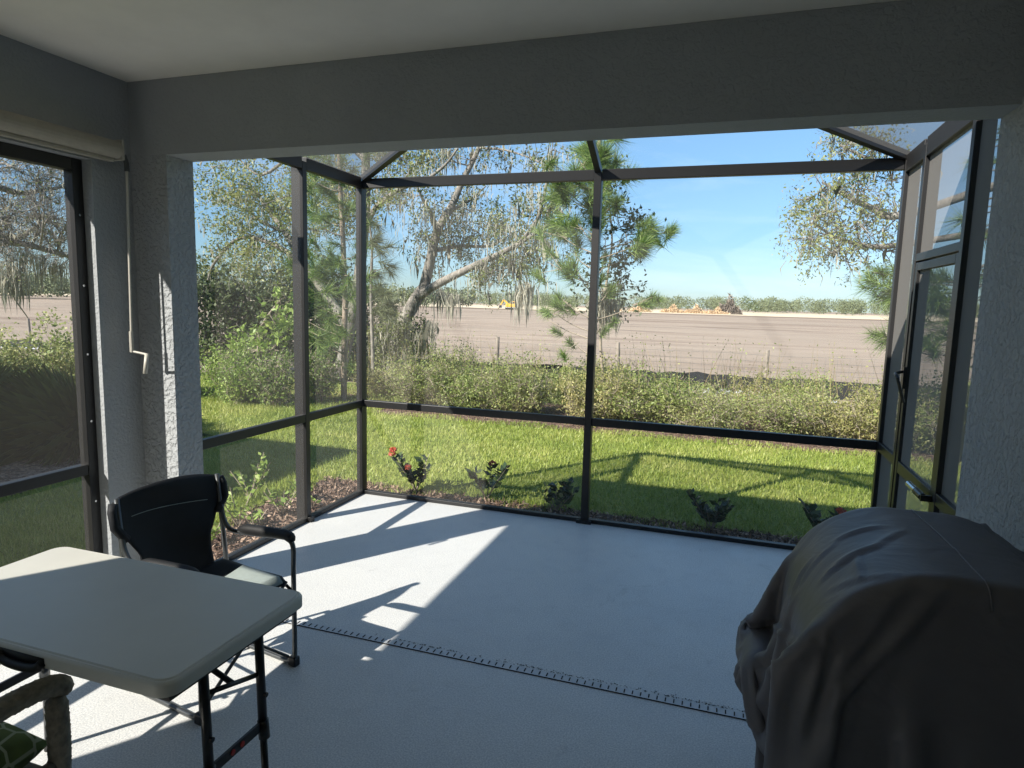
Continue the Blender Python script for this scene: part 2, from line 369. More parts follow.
def hip(x0,y0,x1,y1,z,rise,th=.14):
    m=MB(); k=(y1-y0)/2; h=z+th+k*rise
    if (x1-x0)<(y1-y0): k=(x1-x0)/2; h=z+th+k*rise; A=((x0+x1)/2,y0+k,h);B=((x0+x1)/2,y1-k,h)
    else: A=(x0+k,(y0+y1)/2,h);B=(x1-k,(y0+y1)/2,h)
    c=[(x0,y0),(x1,y0),(x1,y1),(x0,y1)]
    V=[(*p,z) for p in c]+[(*p,z+th) for p in c]+[A,B]
    F=[[3,2,1,0],[0,1,5,4],[1,2,6,5],[2,3,7,6],[3,0,4,7]]
    if (x1-x0)<(y1-y0): F+=[[4,5,8],[5,6,9,8],[6,7,9],[7,4,8,9]]
    else: F+=[[4,5,9,8],[5,6,9],[6,7,8,9],[7,4,8]]
    return V,F
V,F=hip(-3.60,-14.5,11.5,3.25,ZC+.05,.42,.06)
mkmesh('roof',V,F,'shingle',house)
# soffit drop so the eave edge sits at the fascia height
MB().box((-3.60,3.17,ZC-.05),(11.5,3.25,ZC+.049)).box((-3.60,-14.5,ZC-.05),(-3.52,3.169,ZC+.049)).build('fascia','white_plastic',house)
# neighbour -------------------------------------------------------------
nb=thing('neighbour_house','cream stucco house next door beyond the side lawn','house',(-12,-6,GZ))
MB().box((-18,-14,GZ),(-6.85,2.9,2.8)).build('wall','neighbour_wall',nb,(-12,-6,GZ))
V,F=hip(-18.5,-14.5,-6.33,3.42,2.74,.42,.16); mkmesh('roof',V,F,'shingle',nb,(-12,-6,GZ))
wf=MB().box((-6.86,-2,.9),(-6.80,-.6,2.1)).build('window','white_plastic',nb,(-12,-6,GZ))
MB().box((-6.81,-1.92,.98),(-6.79,-.68,2.02)).build('pane','glass',wf,(-12,-6,GZ))
# side window screen ------------------------------------------------------
sw=thing('window_screen','dark bronze framed insect screen filling the side window opening of the porch','window screen',(-3.16,1.3,0))
XS=-3.15; o_=(-3.16,1.3,0)
fr=MB().box((XS-.03,WY1-.055,.03),(XS+.03,WY1-.001,WZ-.001)).box((XS-.03,WY0+.001,.03),(XS+.03,WY0+.05,WZ-.001)).box((XS-.03,WY0+.05,WZ-.06),(XS+.03,WY1-.055,WZ-.001)).box((XS-.03,WY0+.05,.001),(XS+.03,WY1-.055,.05))
f_=fr.build('frame','bronze',sw,o_,bevel=.003)
MB().box((XS-.025,WY0+.05,ZR-.075),(XS+.025,WY1-.055,ZR-.02)).build('rail','bronze',sw,o_,bevel=.003)
for z in (.3,.62,1.05,1.4,1.75,2.1): MB().tube([(XS+.029,WY1-.03,z),(XS+.034,WY1-.03,z)],.006,8).build('screw','chrome',f_,o_)
MB().quad((XS,WY0+.03,.03),(XS,WY1-.03,.03),(XS,WY1-.03,WZ-.03),(XS,WY0+.03,WZ-.03)).build('mesh','screen',sw,o_)
# roller blind --------------------------------------------------------------
BX,BZ=-2.985,2.435
bl=thing('roller_blind','rolled-up cream fabric blind with a hand crank above the side window','roller blind',(BX,1.2,BZ)); o_=(BX,1.2,BZ)
MB().tube([(BX,.05,BZ),(BX,2.585,BZ)],.043,20).build('fabric_roll','blind',bl,o_,smooth=False)
MB().box((BX-.03,.06,BZ-.062),(BX+.0,2.57,BZ-.043)).build('bottom_bar','blind',bl,o_,bevel=.004)
MB().box((BX-.06,2.587,BZ-.05),(BX+.035,2.60,BZ+.05)).build('bracket','white_plastic',bl,o_,bevel=.003)
MB().tube([(BX+.01,2.615,BZ-.02),(BX+.02,2.62,BZ-.06),(BX+.02,2.62,BZ-.10)],.012,8).build('gear_hook','galv',bl,o_)
cr=MB().tube([(BX+.02,2.62,BZ-.10),(BX+.02,2.60,1.42)],.0065,8).tube([(BX+.02,2.60,1.52),(BX+.02,2.60,1.41)],.010,8).tube([(BX+.02,2.60,1.415),(BX+.10,2.62,1.40)],.006,8).build('crank_rod','white_plastic',bl,o_)
MB().tube([(BX+.10,2.62,1.405),(BX+.103,2.60,1.30)],.011,10).build('crank_handle','white_plastic',cr,o_,smooth=True)
# pool cage -----------------------------------------------------------------
cage=thing('screen_enclosure','dark bronze screened enclosure with hipped mesh roof around the deck','screen enclosure',(XM,4,0)); oc=(XM,4,0)
def part(m,name,mat='bronze',par=None,bevel=.003): return m.build(name,mat,par or cage,oc,bevel=bevel)
# posts
part(MB().box((XL-.055,YF-.02,0),(XL,YF+.06,ZT)),'post')
part(MB().box((XL-.10,YP,0),(XL,YP+.05,ZT)),'post')
part(MB().box((XM-.028,YF-.012,0),(XM+.028,YF+.06,ZT)),'post')
part(MB().box((XR,YF-.02,0),(XR+.09,YF+.035,ZT)),'post')
part(MB().box((XL-.055,Y2+.002,0),(XL+.0,Y2+.05,ZT)),'post')
part(MB().box((XR+.0,Y2+.002,0),(XR+.05,Y2+.05,ZT)),'post')
for y in (3.60,4.42): part(MB().box((XR,y,0),(XR+.085,y+.05,ZT)),'post')
# foot brackets
part(MB().box((XM-.06,YF-.03,.001),(XM+.06,YF-.013,.03)),'foot_bracket'); part(MB().box((XL+.001,YP+.0,.001),(XL+.03,YP+.05,.04)),'foot_bracket')
# top rails
part(MB().box((XL+.001,YF,ZT-.055),(XM-.029,YF+.05,ZT+.022)),'top_rail'); part(MB().box((XM+.029,YF,ZT-.055),(XR-.001,YF+.05,ZT+.022)),'top_rail')
part(MB().box((XL-.05,YP+.051,ZT-.055),(XL-.001,YF-.021,ZT+.035)),'top_rail'); part(MB().box((XL-.05,Y2+.051,ZT-.055),(XL-.001,YP-.001,ZT+.035)),'top_rail')
for a,b in ((4.471,YF-.021),(3.651,4.419),(Y2+.051,3.599)): part(MB().box((XR+.001,a,ZT-.075),(XR+.05,b,ZT+.035)),'top_rail')
# chair rails
c_=.03
part(MB().box((XL+.001,YF,ZR-2*c_+.002),(XM-.029,YF+.045,ZR)),'chair_rail'); part(MB().box((XM+.029,YF,ZR-2*c_),(XR-.001,YF+.045,ZR)),'chair_rail')
part(MB().box((XL-.045,YP+.051,ZR-2*c_),(XL-.002,YF-.021,ZR)),'chair_rail'); part(MB().box((XL-.045,Y2+.051,ZR-2*c_),(XL-.002,YP-.001,ZR)),'chair_rail')
for a,b in ((4.471,YF-.021),(Y2+.051,3.599)): part(MB().box((XR+.002,a,ZR-2*c_),(XR+.045,b,ZR)),'chair_rail')
# bottom plates
for a,b in (((XL+.001,YF),(XM-.03,YF+.05)),((XM+.03,YF),(XR-.001,YF+.05)),((XL-.05,YP+.051),(XL-.001,YF-.021)),((XL-.05,Y2+.051),(XL-.001,YP-.001)),((XR+.001,4.471),(XR+.05,YF-.021)),((XR+.001,Y2+.051),(XR+.05,3.599))):
    part(MB().box((*a,.001),(*b,.032)),'bottom_plate')
# roof
hl=(XL-.02,YF+.03,ZT+.02); hr=(XR+.04,YF+.03,ZT+.02); AP=(XM,3.68,ZT+.57); RE=(XM,2.55,ZT+.57)
part(MB().bar(hl,AP,.05,.055),'hip_rafter'); part(MB().bar(hr,AP,.05,.055),'hip_rafter')
part(MB().bar((XM,YF+.03,ZT+.005),AP,.045,.055),'rafter')
part(MB().bar(AP,RE,.05,.05),'ridge_beam')
def scr(*p,m='screen'): return MB().quad(*p).build('screen_panel',m,cage,oc)
r_='screen_roof'
scr(hl,(XM,YF+.03,ZT+.025),AP,m=r_); scr((XM,YF+.03,ZT+.025),hr,AP,m=r_)
scr(hl,AP,RE,(XL-.02,3.1,ZT+.02),m=r_); scr(hr,(XR+.04,3.1,ZT+.02),RE,AP,m=r_)
for z0,z1 in ((.02,ZR-.03),(ZR-.03,ZT)):
    y=YF+.025
    scr((XL,y,z0),(XM,y,z0),(XM,y,z1),(XL,y,z1)); scr((XM,y,z0),(XR,y,z0),(XR,y,z1),(XM,y,z1))
    x=XL-.025
    scr((x,YP+.03,z0),(x,YF,z0),(x,YF,z1),(x,YP+.03,z1)); scr((x,Y2,z0),(x,YP+.03,z0),(x,YP+.03,z1),(x,Y2,z1))
    x=XR+.025
    scr((x,Y2,z0),(x,3.62,z0),(x,3.62,z1),(x,Y2,z1)); scr((x,4.44,z0),(x,YF,z0),(x,YF,z1),(x,4.44,z1))
# door in the right wall
part(MB().box((XR+.002,3.651,2.02),(XR+.05,4.419,2.065)),'door_header')
scr((XR+.025,3.65,2.06),(XR+.025,4.42,2.06),(XR+.025,4.42,ZT-.06),(XR+.025,3.65,ZT-.06))
dr=part(MB().box((XR+.004,3.656,.02),(XR+.04,3.70,2.012)).box((XR+.004,4.37,.02),(XR+.04,4.414,2.012)).box((XR+.004,3.70,1.965),(XR+.04,4.37,2.011)).box((XR+.004,3.70,.021),(XR+.04,4.37,.10)),'door')
part(MB().box((XR+.006,3.70,.76),(XR+.038,4.37,.83)),'door_rail','bronze',dr)
part(MB().quad((XR+.022,3.69,.05),(XR+.022,4.38,.05),(XR+.022,4.38,1.98),(XR+.022,3.69,1.98)),'mesh','screen',dr,0)
part(MB().box((XR-.012,4.365,1.27),(XR+.003,4.41,1.40)).tube(smoothpath([(XR-.01,4.39,1.37),(XR-.055,4.36,1.36),(XR-.06,4.28,1.34),(XR-.02,4.27,1.2)]),.009,8),'handle','black',dr,0)
cl=part(MB().tube([(XR-.035,3.93,.80),(XR-.035,3.78,.80)],.017,12),'door_closer','chrome',dr,0)
part(MB().tube([(XR-.035,3.779,.80),(XR-.035,3.66,.80)],.02,12).box((XR-.05,3.64,.785),(XR-.001,3.66,.815)),'closer_end','black',cl,0)
# drain ---------------------------------------------------------------------
DY=2.745
dt=thing('drain_strip','long white slotted drain strip set in the deck coating','drain',(-1,DY,0))
MB().box((-2.84,DY-.022,.0),(.9,DY+.022,.004)).build('channel_cover','drain',dt,(-1,DY,0))
sl=MB(); x=-2.82
while x<.88: sl.box((x,DY-.013,.0041),(x+.005,DY+.013,.0062)); x+=.036
so=sl.build('slots','slot',dt,(-1,DY,0)); so['kind']='stuff'
gp=MB().box((-2.84,DY-.0245,.0005),(.9,DY-.0225,.0048)); gp.build('joint','slot',dt,(-1,DY,0))
rng=np.random.default_rng(5); n=420; cx=np.concatenate([rng.normal(c,.16,n//6) for c in (-1.3,-.75,-.5,-.1,.2,.5)]); cy=DY+.03+np.abs(rng.normal(0,.008,len(cx)))
C=np.stack([cx,cy,np.full(len(cx),.004)],1); V,F=leafquads(rng,C,.012,.5); V[:,2]=np.abs(V[:,2]-.004)*.3+.002
tagit(mkmesh('leaf_grit',V,F,'slot'),'dark crumbs of dirt lying along the drain strip','debris',kind='stuff')
# ================================================================ FURNITURE
def rrect(x0,y0,x1,y1,r,n=6):
    P=[]
    for cx,cy,a in ((x1-r,y1-r,0),(x0+r,y1-r,90),(x0+r,y0+r,180),(x1-r,y0+r,270)):
        for k in range(n+1): t=math.radians(a+90*k/n); P.append((cx+r*math.cos(t),cy+r*math.sin(t)))
    return P
def loft(rings):
    "rings: list of lists of 3d points, closed top and bottom"
    V=[];F=[];n=len(rings[0])
    for r in rings: V+=r
    for k in range(len(rings)-1):
        for j in range(n): a=k*n+j;b=k*n+(j+1)%n; F.append([a,b,b+n,a+n])
    F.append(list(range(n))[::-1]); F.append([(len(rings)-1)*n+j for j in range(n)])
    return V,F
# folding table
TX0,TX1,TY0,TY1,TZ=-2.42,-1.285,1.18,1.765,.737
tb=thing('folding_table','grey plastic folding table with black tube legs in front of the camp chair','table',(-1.83,1.47,0)); ot=(-1.83,1.47,0)
def ring(i,z,r): return [(x,y,z) for x,y in rrect(TX0+i,TY0+i,TX1-i,TY1-i,r)]
V,F=loft([ring(.006,TZ-.046,.045),ring(0,TZ-.042,.048),ring(0,TZ-.012,.048),ring(.003,TZ-.006,.046),ring(.008,TZ-.003,.044),ring(.012,TZ-.004,.042),ring(.016,TZ,.04)])
top=mkmesh('table_top',V,F,'table_top',tb,ot)
for p in top.data.polygons: p.use_smooth=len(p.vertices)==4
m=top.modifiers.new('es','EDGE_SPLIT'); m.split_angle=math.radians(35)
# carry handle recess on the near edge
MB().tube(smoothpath([(-1.88,TY0-.004,TZ-.025),(-1.86,TY0-.008,TZ-.043),(-1.80,TY0-.010,TZ-.048),(-1.74,TY0-.008,TZ-.043),(-1.715,TY0-.004,TZ-.025)]),.012,8).box((-1.885,TY0-.002,TZ-.044),(-1.712,TY0+.02,TZ-.014)).build('carry_handle','armpad',tb,ot,smooth=True)
for lx,sg in ((-1.355,1),(-2.31,-1)):
    for ly in (1.37,1.60):
        lg=MB().tube([(lx,ly,TZ-.045),(lx+.01*sg,ly,.33)],.0145,12).tube([(lx+.01*sg,ly,.36),(lx+.015*sg,ly,.30)],.018,12).tube([(lx+.01*sg,ly,.33),(lx+.02*sg,ly,.02)],.0115,12).build('leg','black' if sg>0 else 'galv',tb,ot,smooth=True)
        MB().tube([(lx+.02*sg,ly,.03),(lx+.02*sg,ly,0)],.015,10).build('foot_cap','black',lg,ot)
        MB().tube([(lx+.014,ly,.45),(lx+.028,ly,.45)],.008,8).build('button','black',lg,ot)
    MB().tube([(lx,1.384,.58),(lx,1.586,.52)],.008,8).build('crossbar','black',tb,ot,smooth=True)
    lb=MB().bar((lx+.01*sg,1.385,.345),(lx+.01*sg,1.585,.345),.008,.032).build('lower_bar','black',tb,ot)
    if sg>0:
        for y in (1.46,1.50): MB().tube([(lx+.0141,y,.345),(lx+.0165,y,.345)],.009,12).build('sticker','red',lb,ot)
    MB().tube([(lx,1.485,.55),(lx-.32*sg,1.485,TZ-.06)],.009,8).build('brace','black',tb,ot,smooth=True)
for x in (-1.41,-2.36): MB().box((x,1.22,TZ-.075),(x+.09,1.73,TZ-.0501)).build('leg_bracket','armpad',tb,ot)
# camp chair: local x = forward, y = left
CC=(-2.10,2.20,0); cr_=-.17
ch=thing('camp_chair','black folding camp chair with padded arms and grey seat behind the table','chair',CC,cr_)
for s in (-1,1):
    y=.245*s
    fp=smoothpath([(-.24,y,.40),(-.235,y,.03),(-.20,y,.013),(0,y,.012),(.17,y,.012),(.225,y,.03),(.235,y,.09),(.235,y,.45),(.235,y,.58),(.20,y,.612),(.14,y,.612),(-.10,y,.585),(-.19,y,.585),(-.235,y,.63),(-.25,y,.70)],4)
    f=MB().tube(fp,.0115,10).build('side_frame','galv' if s>0 else 'galv',ch,smooth=True)
    MB().tube([(-.222,y,.38),(-.25,y,.64),(-.275,y,.85)],.0115,10).build('back_upright','galv',ch,smooth=True)
    ap=smoothpath([(.235,y,.606),(.20,y,.630),(.1,y,.624),(-.04,y,.612),(-.12,y,.600)],3)
    MB().tube(ap,[.012,.021]+[.024]*(len(ap)-4)+[.02,.013],10).build('armrest','armpad',ch,smooth=True)
    MB().tube([(-.23,y,.30),(.235,y,.27)],.007,8).build('side_bar','black',ch,smooth=True)
    MB().box((.205,y-.018,0),(.25,y+.018,.045)).build('foot','black',ch,bevel=.006)
    MB().box((-.25,y-.018,0),(-.205,y+.018,.045)).build('foot','black',ch,bevel=.006)
    MB().tube([(.19,y*.86,.425),(.235,y,.36)],.008,8).build('seat_link','black',ch,smooth=True)
MB().tube([(-.2,.235,.04),(-.19,-.22,.42)],.008,8).tube([(-.2,-.235,.04),(-.19,.22,.42)],.008,8).build('scissor_brace','galv',ch,smooth=True)
MB().tube([(.20,.235,.04),(.20,-.22,.42)],.008,8).tube([(.215,-.235,.04),(.215,.22,.42)],.008,8).build('scissor_brace','galv',ch,smooth=True)
# seat: padded sling
def sheetgrid(fn,nu,nv,th,name,mat,par):
    V=[];F=[]
    for s in (1,-1):
        for i in range(nu+1):
            for j in range(nv+1):
                p,nrm=fn(i/nu,j/nv); V.append(tuple(np.array(p)+np.array(nrm)*th*.5*s*(1 if 0<i<nu and 0<j<nv else .35)))
    N=(nu+1)*(nv+1); I=lambda i,j,k:k*N+i*(nv+1)+j
    for i in range(nu):
        for j in range(nv): F.append([I(i,j,0),I(i+1,j,0),I(i+1,j+1,0),I(i,j+1,0)]); F.append([I(i,j,1),I(i,j+1,1),I(i+1,j+1,1),I(i+1,j,1)])
    for i in range(nu): F.append([I(i,0,0),I(i,0,1),I(i+1,0,1),I(i+1,0,0)]); F.append([I(i,nv,0),I(i+1,nv,0),I(i+1,nv,1),I(i,nv,1)])
    for j in range(nv): F.append([I(0,j,0),I(0,j+1,0),I(0,j+1,1),I(0,j,1)]); F.append([I(nu,j,0),I(nu,j,1),I(nu,j+1,1),I(nu,j+1,0)])
    o=mkmesh(name,V,F,mat,par,smooth=True); return o
seatf=lambda u,v:((-.21+.43*u,-.215+.43*v,.435-.03*math.sin(PI*u)*math.sin(PI*v)+.012*math.sin(9*u)*math.sin(7*v)*.3-(.02 if u>.97 else 0)),(0,0,1))
so=sheetgrid(seatf,16,16,.03,'seat','chair_cloth',ch)
s2=lambda u,v:((-.04+.265*u,-.19+.38*v,.452-.03*math.sin(PI*(.4+.6*u))*math.sin(PI*v)-(.025 if u>.95 else 0)),(0,0,1))
sheetgrid(s2,12,12,.012,'seat_panel','seat_grey',so)
def backf(u,v):
    z=.38+.465*v; t=1-v
    hw=.272-.10*min(1,max(0,(t-.26)/.30))**.8*(1-.15*max(0,(t-.7)/.3))
    hw-= .03*max(0,(.08-t)/.08)**2; hw-=.04*max(0,t-.8)
    y=(2*u-1)*hw; z+= .035*(1-(2*u-1)**2)*v**3
    w=.006*math.sin(14*y+9*z)+.004*math.sin(31*z+11*y)
    x=-.225-.055*v+.0-.045*(1-(2*u-1)**2)*(.35+.65*math.sin(PI*min(1,v*1.05)))+w
    return (x,y,z),(1,0,.1)
bk=sheetgrid(backf,28,28,.022,'backrest','chair_cloth',ch)
pp=[tuple(np.array(backf(u,.80-.10*(1-(2*u-1)**2)*0-.06*u)[0])+np.array([.014,0,0])) for u in np.linspace(.16,.84,14)]
MB().tube(pp,.0016,6).build('piping','seat_grey',bk,smooth=True)
for s in (-1,1):
    pts=[tuple(np.array(backf(.5+.5*s*k,v)[0])+np.array([.010,0,0])) for v in np.linspace(.62,.97,6) for k in (1,)]
    MB().tube(pts,.019,8).build('back_sleeve','chair_cloth',bk,smooth=True)
# wicker chair, front towards the table
WC=(-2.03,.98,0)
wc=thing('wicker_chair','dark woven wicker armchair cut off at the left corner by the table','chair',WC)
def weave(path,r,name,n=36,step=.006,flat=1.0):
    P=smoothpath(path,1); P=[np.array(p) for p in P]
    L=sum(np.linalg.norm(P[i+1]-P[i]) for i in range(len(P)-1)); m=max(8,int(L/step))
    dense=smoothpath(path,12); d=[0]
    for i in range(len(dense)-1): d.append(d[-1]+np.linalg.norm(dense[i+1]-dense[i]))
    S=np.linspace(0,d[-1],m); D=np.array([[np.interp(s,d,[q[k] for q in dense]) for k in range(3)] for s in S])
    V=[];F=[]; prev=None
    for k in range(m):
        t=D[min(k+1,m-1)]-D[max(k-1,0)]; t/=np.linalg.norm(t)
        if prev is None:
            a=np.array([0,0,1.]) if abs(t[2])<.9 else np.array([1.,0,0]); prev=np.cross(t,a)
        x=prev-t*np.dot(prev,t); x/=np.linalg.norm(x); y=np.cross(t,x); prev=x
        e=min(1,math.sqrt(max(0,1-(1-min(k,m-1-k)/7)**2)) if min(k,m-1-k)<7 else 1)
        for j in range(n):
            a=2*PI*j/n; rr=r*(1+.07*math.sin(a*9+ (PI if (k//3)%2 else 0))*1.0+.035*math.cos(2*PI*k/3))*max(e,.05)
            V.append(D[k]+(x*math.cos(a)+y*math.sin(a))*rr)
    for k in range(m-1):
        for j in range(n): a=k*n+j;b=k*n+(j+1)%n; F.append([a,b,b+n,a+n])
    F.append(list(range(n))[::-1]); F.append([(m-1)*n+j for j in range(n)])
    return mkmesh(name,V,F,'wicker',wc,WC,smooth=True)
for s,ax in ((1,-1.755),(-1,-2.37)):
    weave([(ax,.42,.63),(ax,.7,.625),(ax,.95,.62),(ax,1.15,.618),(ax,1.24,.60),(ax,1.27,.56)],.029,'armrest')
    weave([(ax,1.235,.58),(ax,1.235,.4),(ax,1.22,.2),(ax,1.21,.03)],.028,'front_leg')
    weave([(ax,.45,.9),(ax,.45,.5),(ax,.42,.2),(ax,.40,.03)],.026,'rear_leg')
    rd=MB()
    for k in range(26):
        y=.5+.7*k/25; rd.tube([(ax,y,.12),(ax,y,.36)],.004,6)
    rd.build('side_rods','wicker',wc,WC,smooth=True)
    MB().tube([(ax,.45,.37),(ax,1.22,.37)],.016,10).tube([(ax,.45,.11),(ax,1.22,.11)],.012,10).build('side_rail','wicker',wc,WC,smooth=True)
MB().box((-2.35,.45,.33),(-1.775,1.22,.355)).build('seat','wicker',wc,WC,bevel=.01)
bp=MB()
for k in range(40): x=-2.36+.6*k/39; bp.tube([(x,.44,.35),(x,.40,.95)],.006,6)
for k in range(14): bp.tube([(-2.37,.44-.04*k/13,.38+.57*k/13),(-1.755,.44-.04*k/13,.38+.57*k/13)],.007,6)
bp.build('backrest','wicker',wc,WC)
# cushion on it
V=[];F=[];nu=nv=24
def cush(u,v,s):
    a=2*u-1;b=2*v-1; e=(1-abs(a)**6)*(1-abs(b)**6); h=.058*max(e,0)**.35*(1+.15*(1-a*a)*(1-b*b))
    return (-2.06+.275*a*(1-.03*b*b),.85+.40*b*(1-.03*a*a),.415+s*h)
for s in (1,-1):
    for i in range(nu+1):
        for j in range(nv+1): V.append(cush(i/nu,j/nv,s))
N=(nu+1)*(nv+1)
for i in range(nu):
    for j in range(nv):
        a=i*(nv+1)+j; F.append([a,a+nv+1,a+nv+2,a+1]); F.append([N+a,N+a+1,N+a+nv+2,N+a+nv+1])
cu=mkmesh('seat_cushion',V,F,'cushion',None,(-2.06,.85,.36),smooth=True); cu.location=(-2.06,.85,.36)
tagit(cu,'green seat cushion with pale lattice pattern lying on the wicker chair','cushion')
# ---- grill cover: a fitted fabric bag draped over the grill by a small cloth solver
def rbox(P,lo,hi,r):
    "signed distance and outward normal of a rounded box"
    lo=np.array(lo)+r; hi=np.array(hi)-r; c=(lo+hi)/2; h=(hi-lo)/2
    q=np.abs(P-c)-h; s=np.sign(P-c); o=np.maximum(q,0); l=np.linalg.norm(o,axis=1)
    ins=l<1e-9; d=l-r; nrm=o*s/(l[:,None]+1e-9)
    k=np.argmax(q,axis=1); m=q[np.arange(len(P)),k]; d=np.where(ins,m-r,d)
    if ins.any():
        nn=np.zeros_like(P); nn[np.arange(len(P)),k]=s[np.arange(len(P)),k]; nrm[ins]=nn[ins]
    return d,nrm
def barrel(P,lo,hi,r,ry=.02):
    "box whose x-z section is rounded by r, extruded along y"
    lo=np.array(lo,float);hi=np.array(hi,float)
    c=(lo+hi)/2;h=(hi-lo)/2; q=np.abs(P[:,[0,2]]-c[[0,2]])-(h[[0,2]]-r); s=np.sign(P[:,[0,2]]-c[[0,2]])
    o=np.maximum(q,0); l=np.linalg.norm(o,axis=1); ins=l<1e-9; k=np.argmax(q,axis=1); ar=np.arange(len(P))
    d2=np.where(ins,q[ar,k]-r,l-r); n2=o*s/(l[:,None]+1e-9); nn=np.zeros_like(n2); nn[ar,k]=s[ar,k]; n2=np.where(ins[:,None],nn,n2)
    dy=np.abs(P[:,1]-c[1])-h[1]; sy=np.sign(P[:,1]-c[1])
    N=np.zeros_like(P); e=np.stack([d2+ry,dy+ry],1); oo=np.maximum(e,0); ll=np.linalg.norm(oo,axis=1); out=ll>1e-9
    d=np.where(out,ll-ry,np.max(e,1)-ry); w0=np.where(out,oo[:,0]/(ll+1e-9),(e[:,0]>e[:,1])*1.); w1=np.where(out,oo[:,1]/(ll+1e-9),(e[:,0]<=e[:,1])*1.)
    N[:,0]=n2[:,0]*w0;N[:,2]=n2[:,1]*w0;N[:,1]=sy*w1
    return d,N
GRILL=[(barrel,(.235,1.69,.2),(.96,2.29,1.10),.30),(rbox,(.12,2.06,.42),(.5,2.36,.63),.07),(rbox,(.36,1.76,-.2),(.89,2.2,.8),.03)]
def drape(seed=3,res=.023):
    rng=np.random.default_rng(seed)
    bx0,bx1,by0,by1,bz0,bz1=.03,.885,1.672,2.36,.06,1.115
    nx=int((bx1-bx0)/res);ny=int((by1-by0)/res);nz=int((bz1-bz0)/res)
    idx={};V=[]
    def vid(p):
        k=tuple(int(round(c*1e4)) for c in p)
        if k not in idx: idx[k]=len(V);V.append(p)
        return idx[k]
    X=np.linspace(bx0,bx1,nx+1);Yv=np.linspace(by0,by1,ny+1);Z=np.linspace(bz0,bz1,nz+1)
    F=[];lines=[]
    G=[]
    G.append([[vid((x,y,bz1)) for y in Yv] for x in X])
    G.append([[vid((x,by0,z)) for z in Z][::-1] for x in X])
    G.append([[vid((x,by1,z)) for z in Z] for x in X])
    G.append([[vid((bx0,y,z)) for z in Z] for y in Yv])
    G.append([[vid((bx1,y,z)) for z in Z][::-1] for y in Yv])
    E=set();B=set()
    for g in G:
        g=np.array(g);a,b=g.shape
        for i in range(a-1):
            for j in range(b-1):
                F.append([g[i,j],g[i+1,j],g[i+1,j+1],g[i,j+1]])
                for p,q in ((g[i,j],g[i+1,j]),(g[i,j],g[i,j+1]),(g[i+1,j],g[i+1,j+1]),(g[i,j+1],g[i+1,j+1])): E.add((min(p,q),max(p,q)))
                B.add((g[i,j],g[i+1,j+1]));B.add((g[i+1,j],g[i,j+1]))
        for i in range(a-2):
            for j in range(b): B.add((g[i,j],g[i+2,j],1))
        for i in range(a):
            for j in range(b-2): B.add((g[i,j],g[i,j+2],1))
    P=np.array(V,float); P[:,0]+=(1-(P[:,0]-bx0)/(bx1-bx0))*.17*(1-(P[:,1]-by0)/(by1-by0))
    xf=(P[:,0]-bx0)/(bx1-bx0); hb=P[:,2]<bz0+1e-4; zh=bz0+.66*np.clip(1.15-xf*4.2,0,1); P[:,2]=zh+(P[:,2]-bz0)/(bz1-bz0)*(bz1-zh)
    E=np.array(list(E)); S=np.array([b for b in B if len(b)==2]); Bd=np.array([b[:2] for b in B if len(b)==3])
    C=np.concatenate([E,S,Bd]); K=np.concatenate([np.full(len(E),1.),np.full(len(S),.12),np.full(len(Bd),.015)])
    L0=np.linalg.norm(P[C[:,0]]-P[C[:,1]],axis=1); n=len(P)
    hem=hb
    used=[set() for _ in range(n)]; col=[]
    for p,q in C:
        k=0
        while k in used[p] or k in used[q]: k+=1
        used[p].add(k);used[q].add(k);col.append(k)
    col=np.array(col); groups=[np.where(col==k)[0] for k in range(col.max()+1)]
    P+=.010*np.stack([np.sin(P[:,1]*17+P[:,2]*9+1)*np.cos(P[:,0]*6),np.sin(P[:,0]*15+P[:,2]*11+P[:,1]*4),.0*P[:,0]],1)+rng.normal(size=P.shape)*.003; vel=np.zeros_like(P); dt=.012
    hemt=np.stack([np.clip(P[:,0],.45,.88),np.clip(P[:,1],1.69,2.15),P[:,2]*0],1)
    for step in range(STEPS):
        vel[:,2]-=GRAV*dt; vel*=.97
        Q=P+vel*dt
        Q[hem,:2]+=(hemt[hem,:2]-Q[hem,:2])*.07
        for it in range(12):
            for gi in groups:
                i,j=C[gi,0],C[gi,1]; d=Q[j]-Q[i]; l=np.linalg.norm(d,axis=1); cor=(K[gi]*(l-L0[gi])/(l+1e-9)*.5)[:,None]*d
                Q[i]+=cor; Q[j]-=cor
            if it%3==2:
                for fn,lo,hi,r in GRILL:
                    sd_,nr=fn(Q,lo,hi,r); m=sd_<.006
                    Q[m]+=nr[m]*(.006-sd_[m])[:,None]; Q[m]=Q[m]*.75+(P[m]+nr[m]*np.sum((Q[m]-P[m])*nr[m],1)[:,None])*.25
                Q[:,2]=np.maximum(Q[:,2],.012); Q[:,0]=np.minimum(Q[:,0],.896)
        vel=(Q-P)/dt; sp=np.linalg.norm(vel,axis=1,keepdims=True); vel*=np.minimum(1,2.0/(sp+1e-9)); P=Q
    return P,np.array(F),G
STEPS,GRAV=230,3.4
P_,F_,G_=drape()
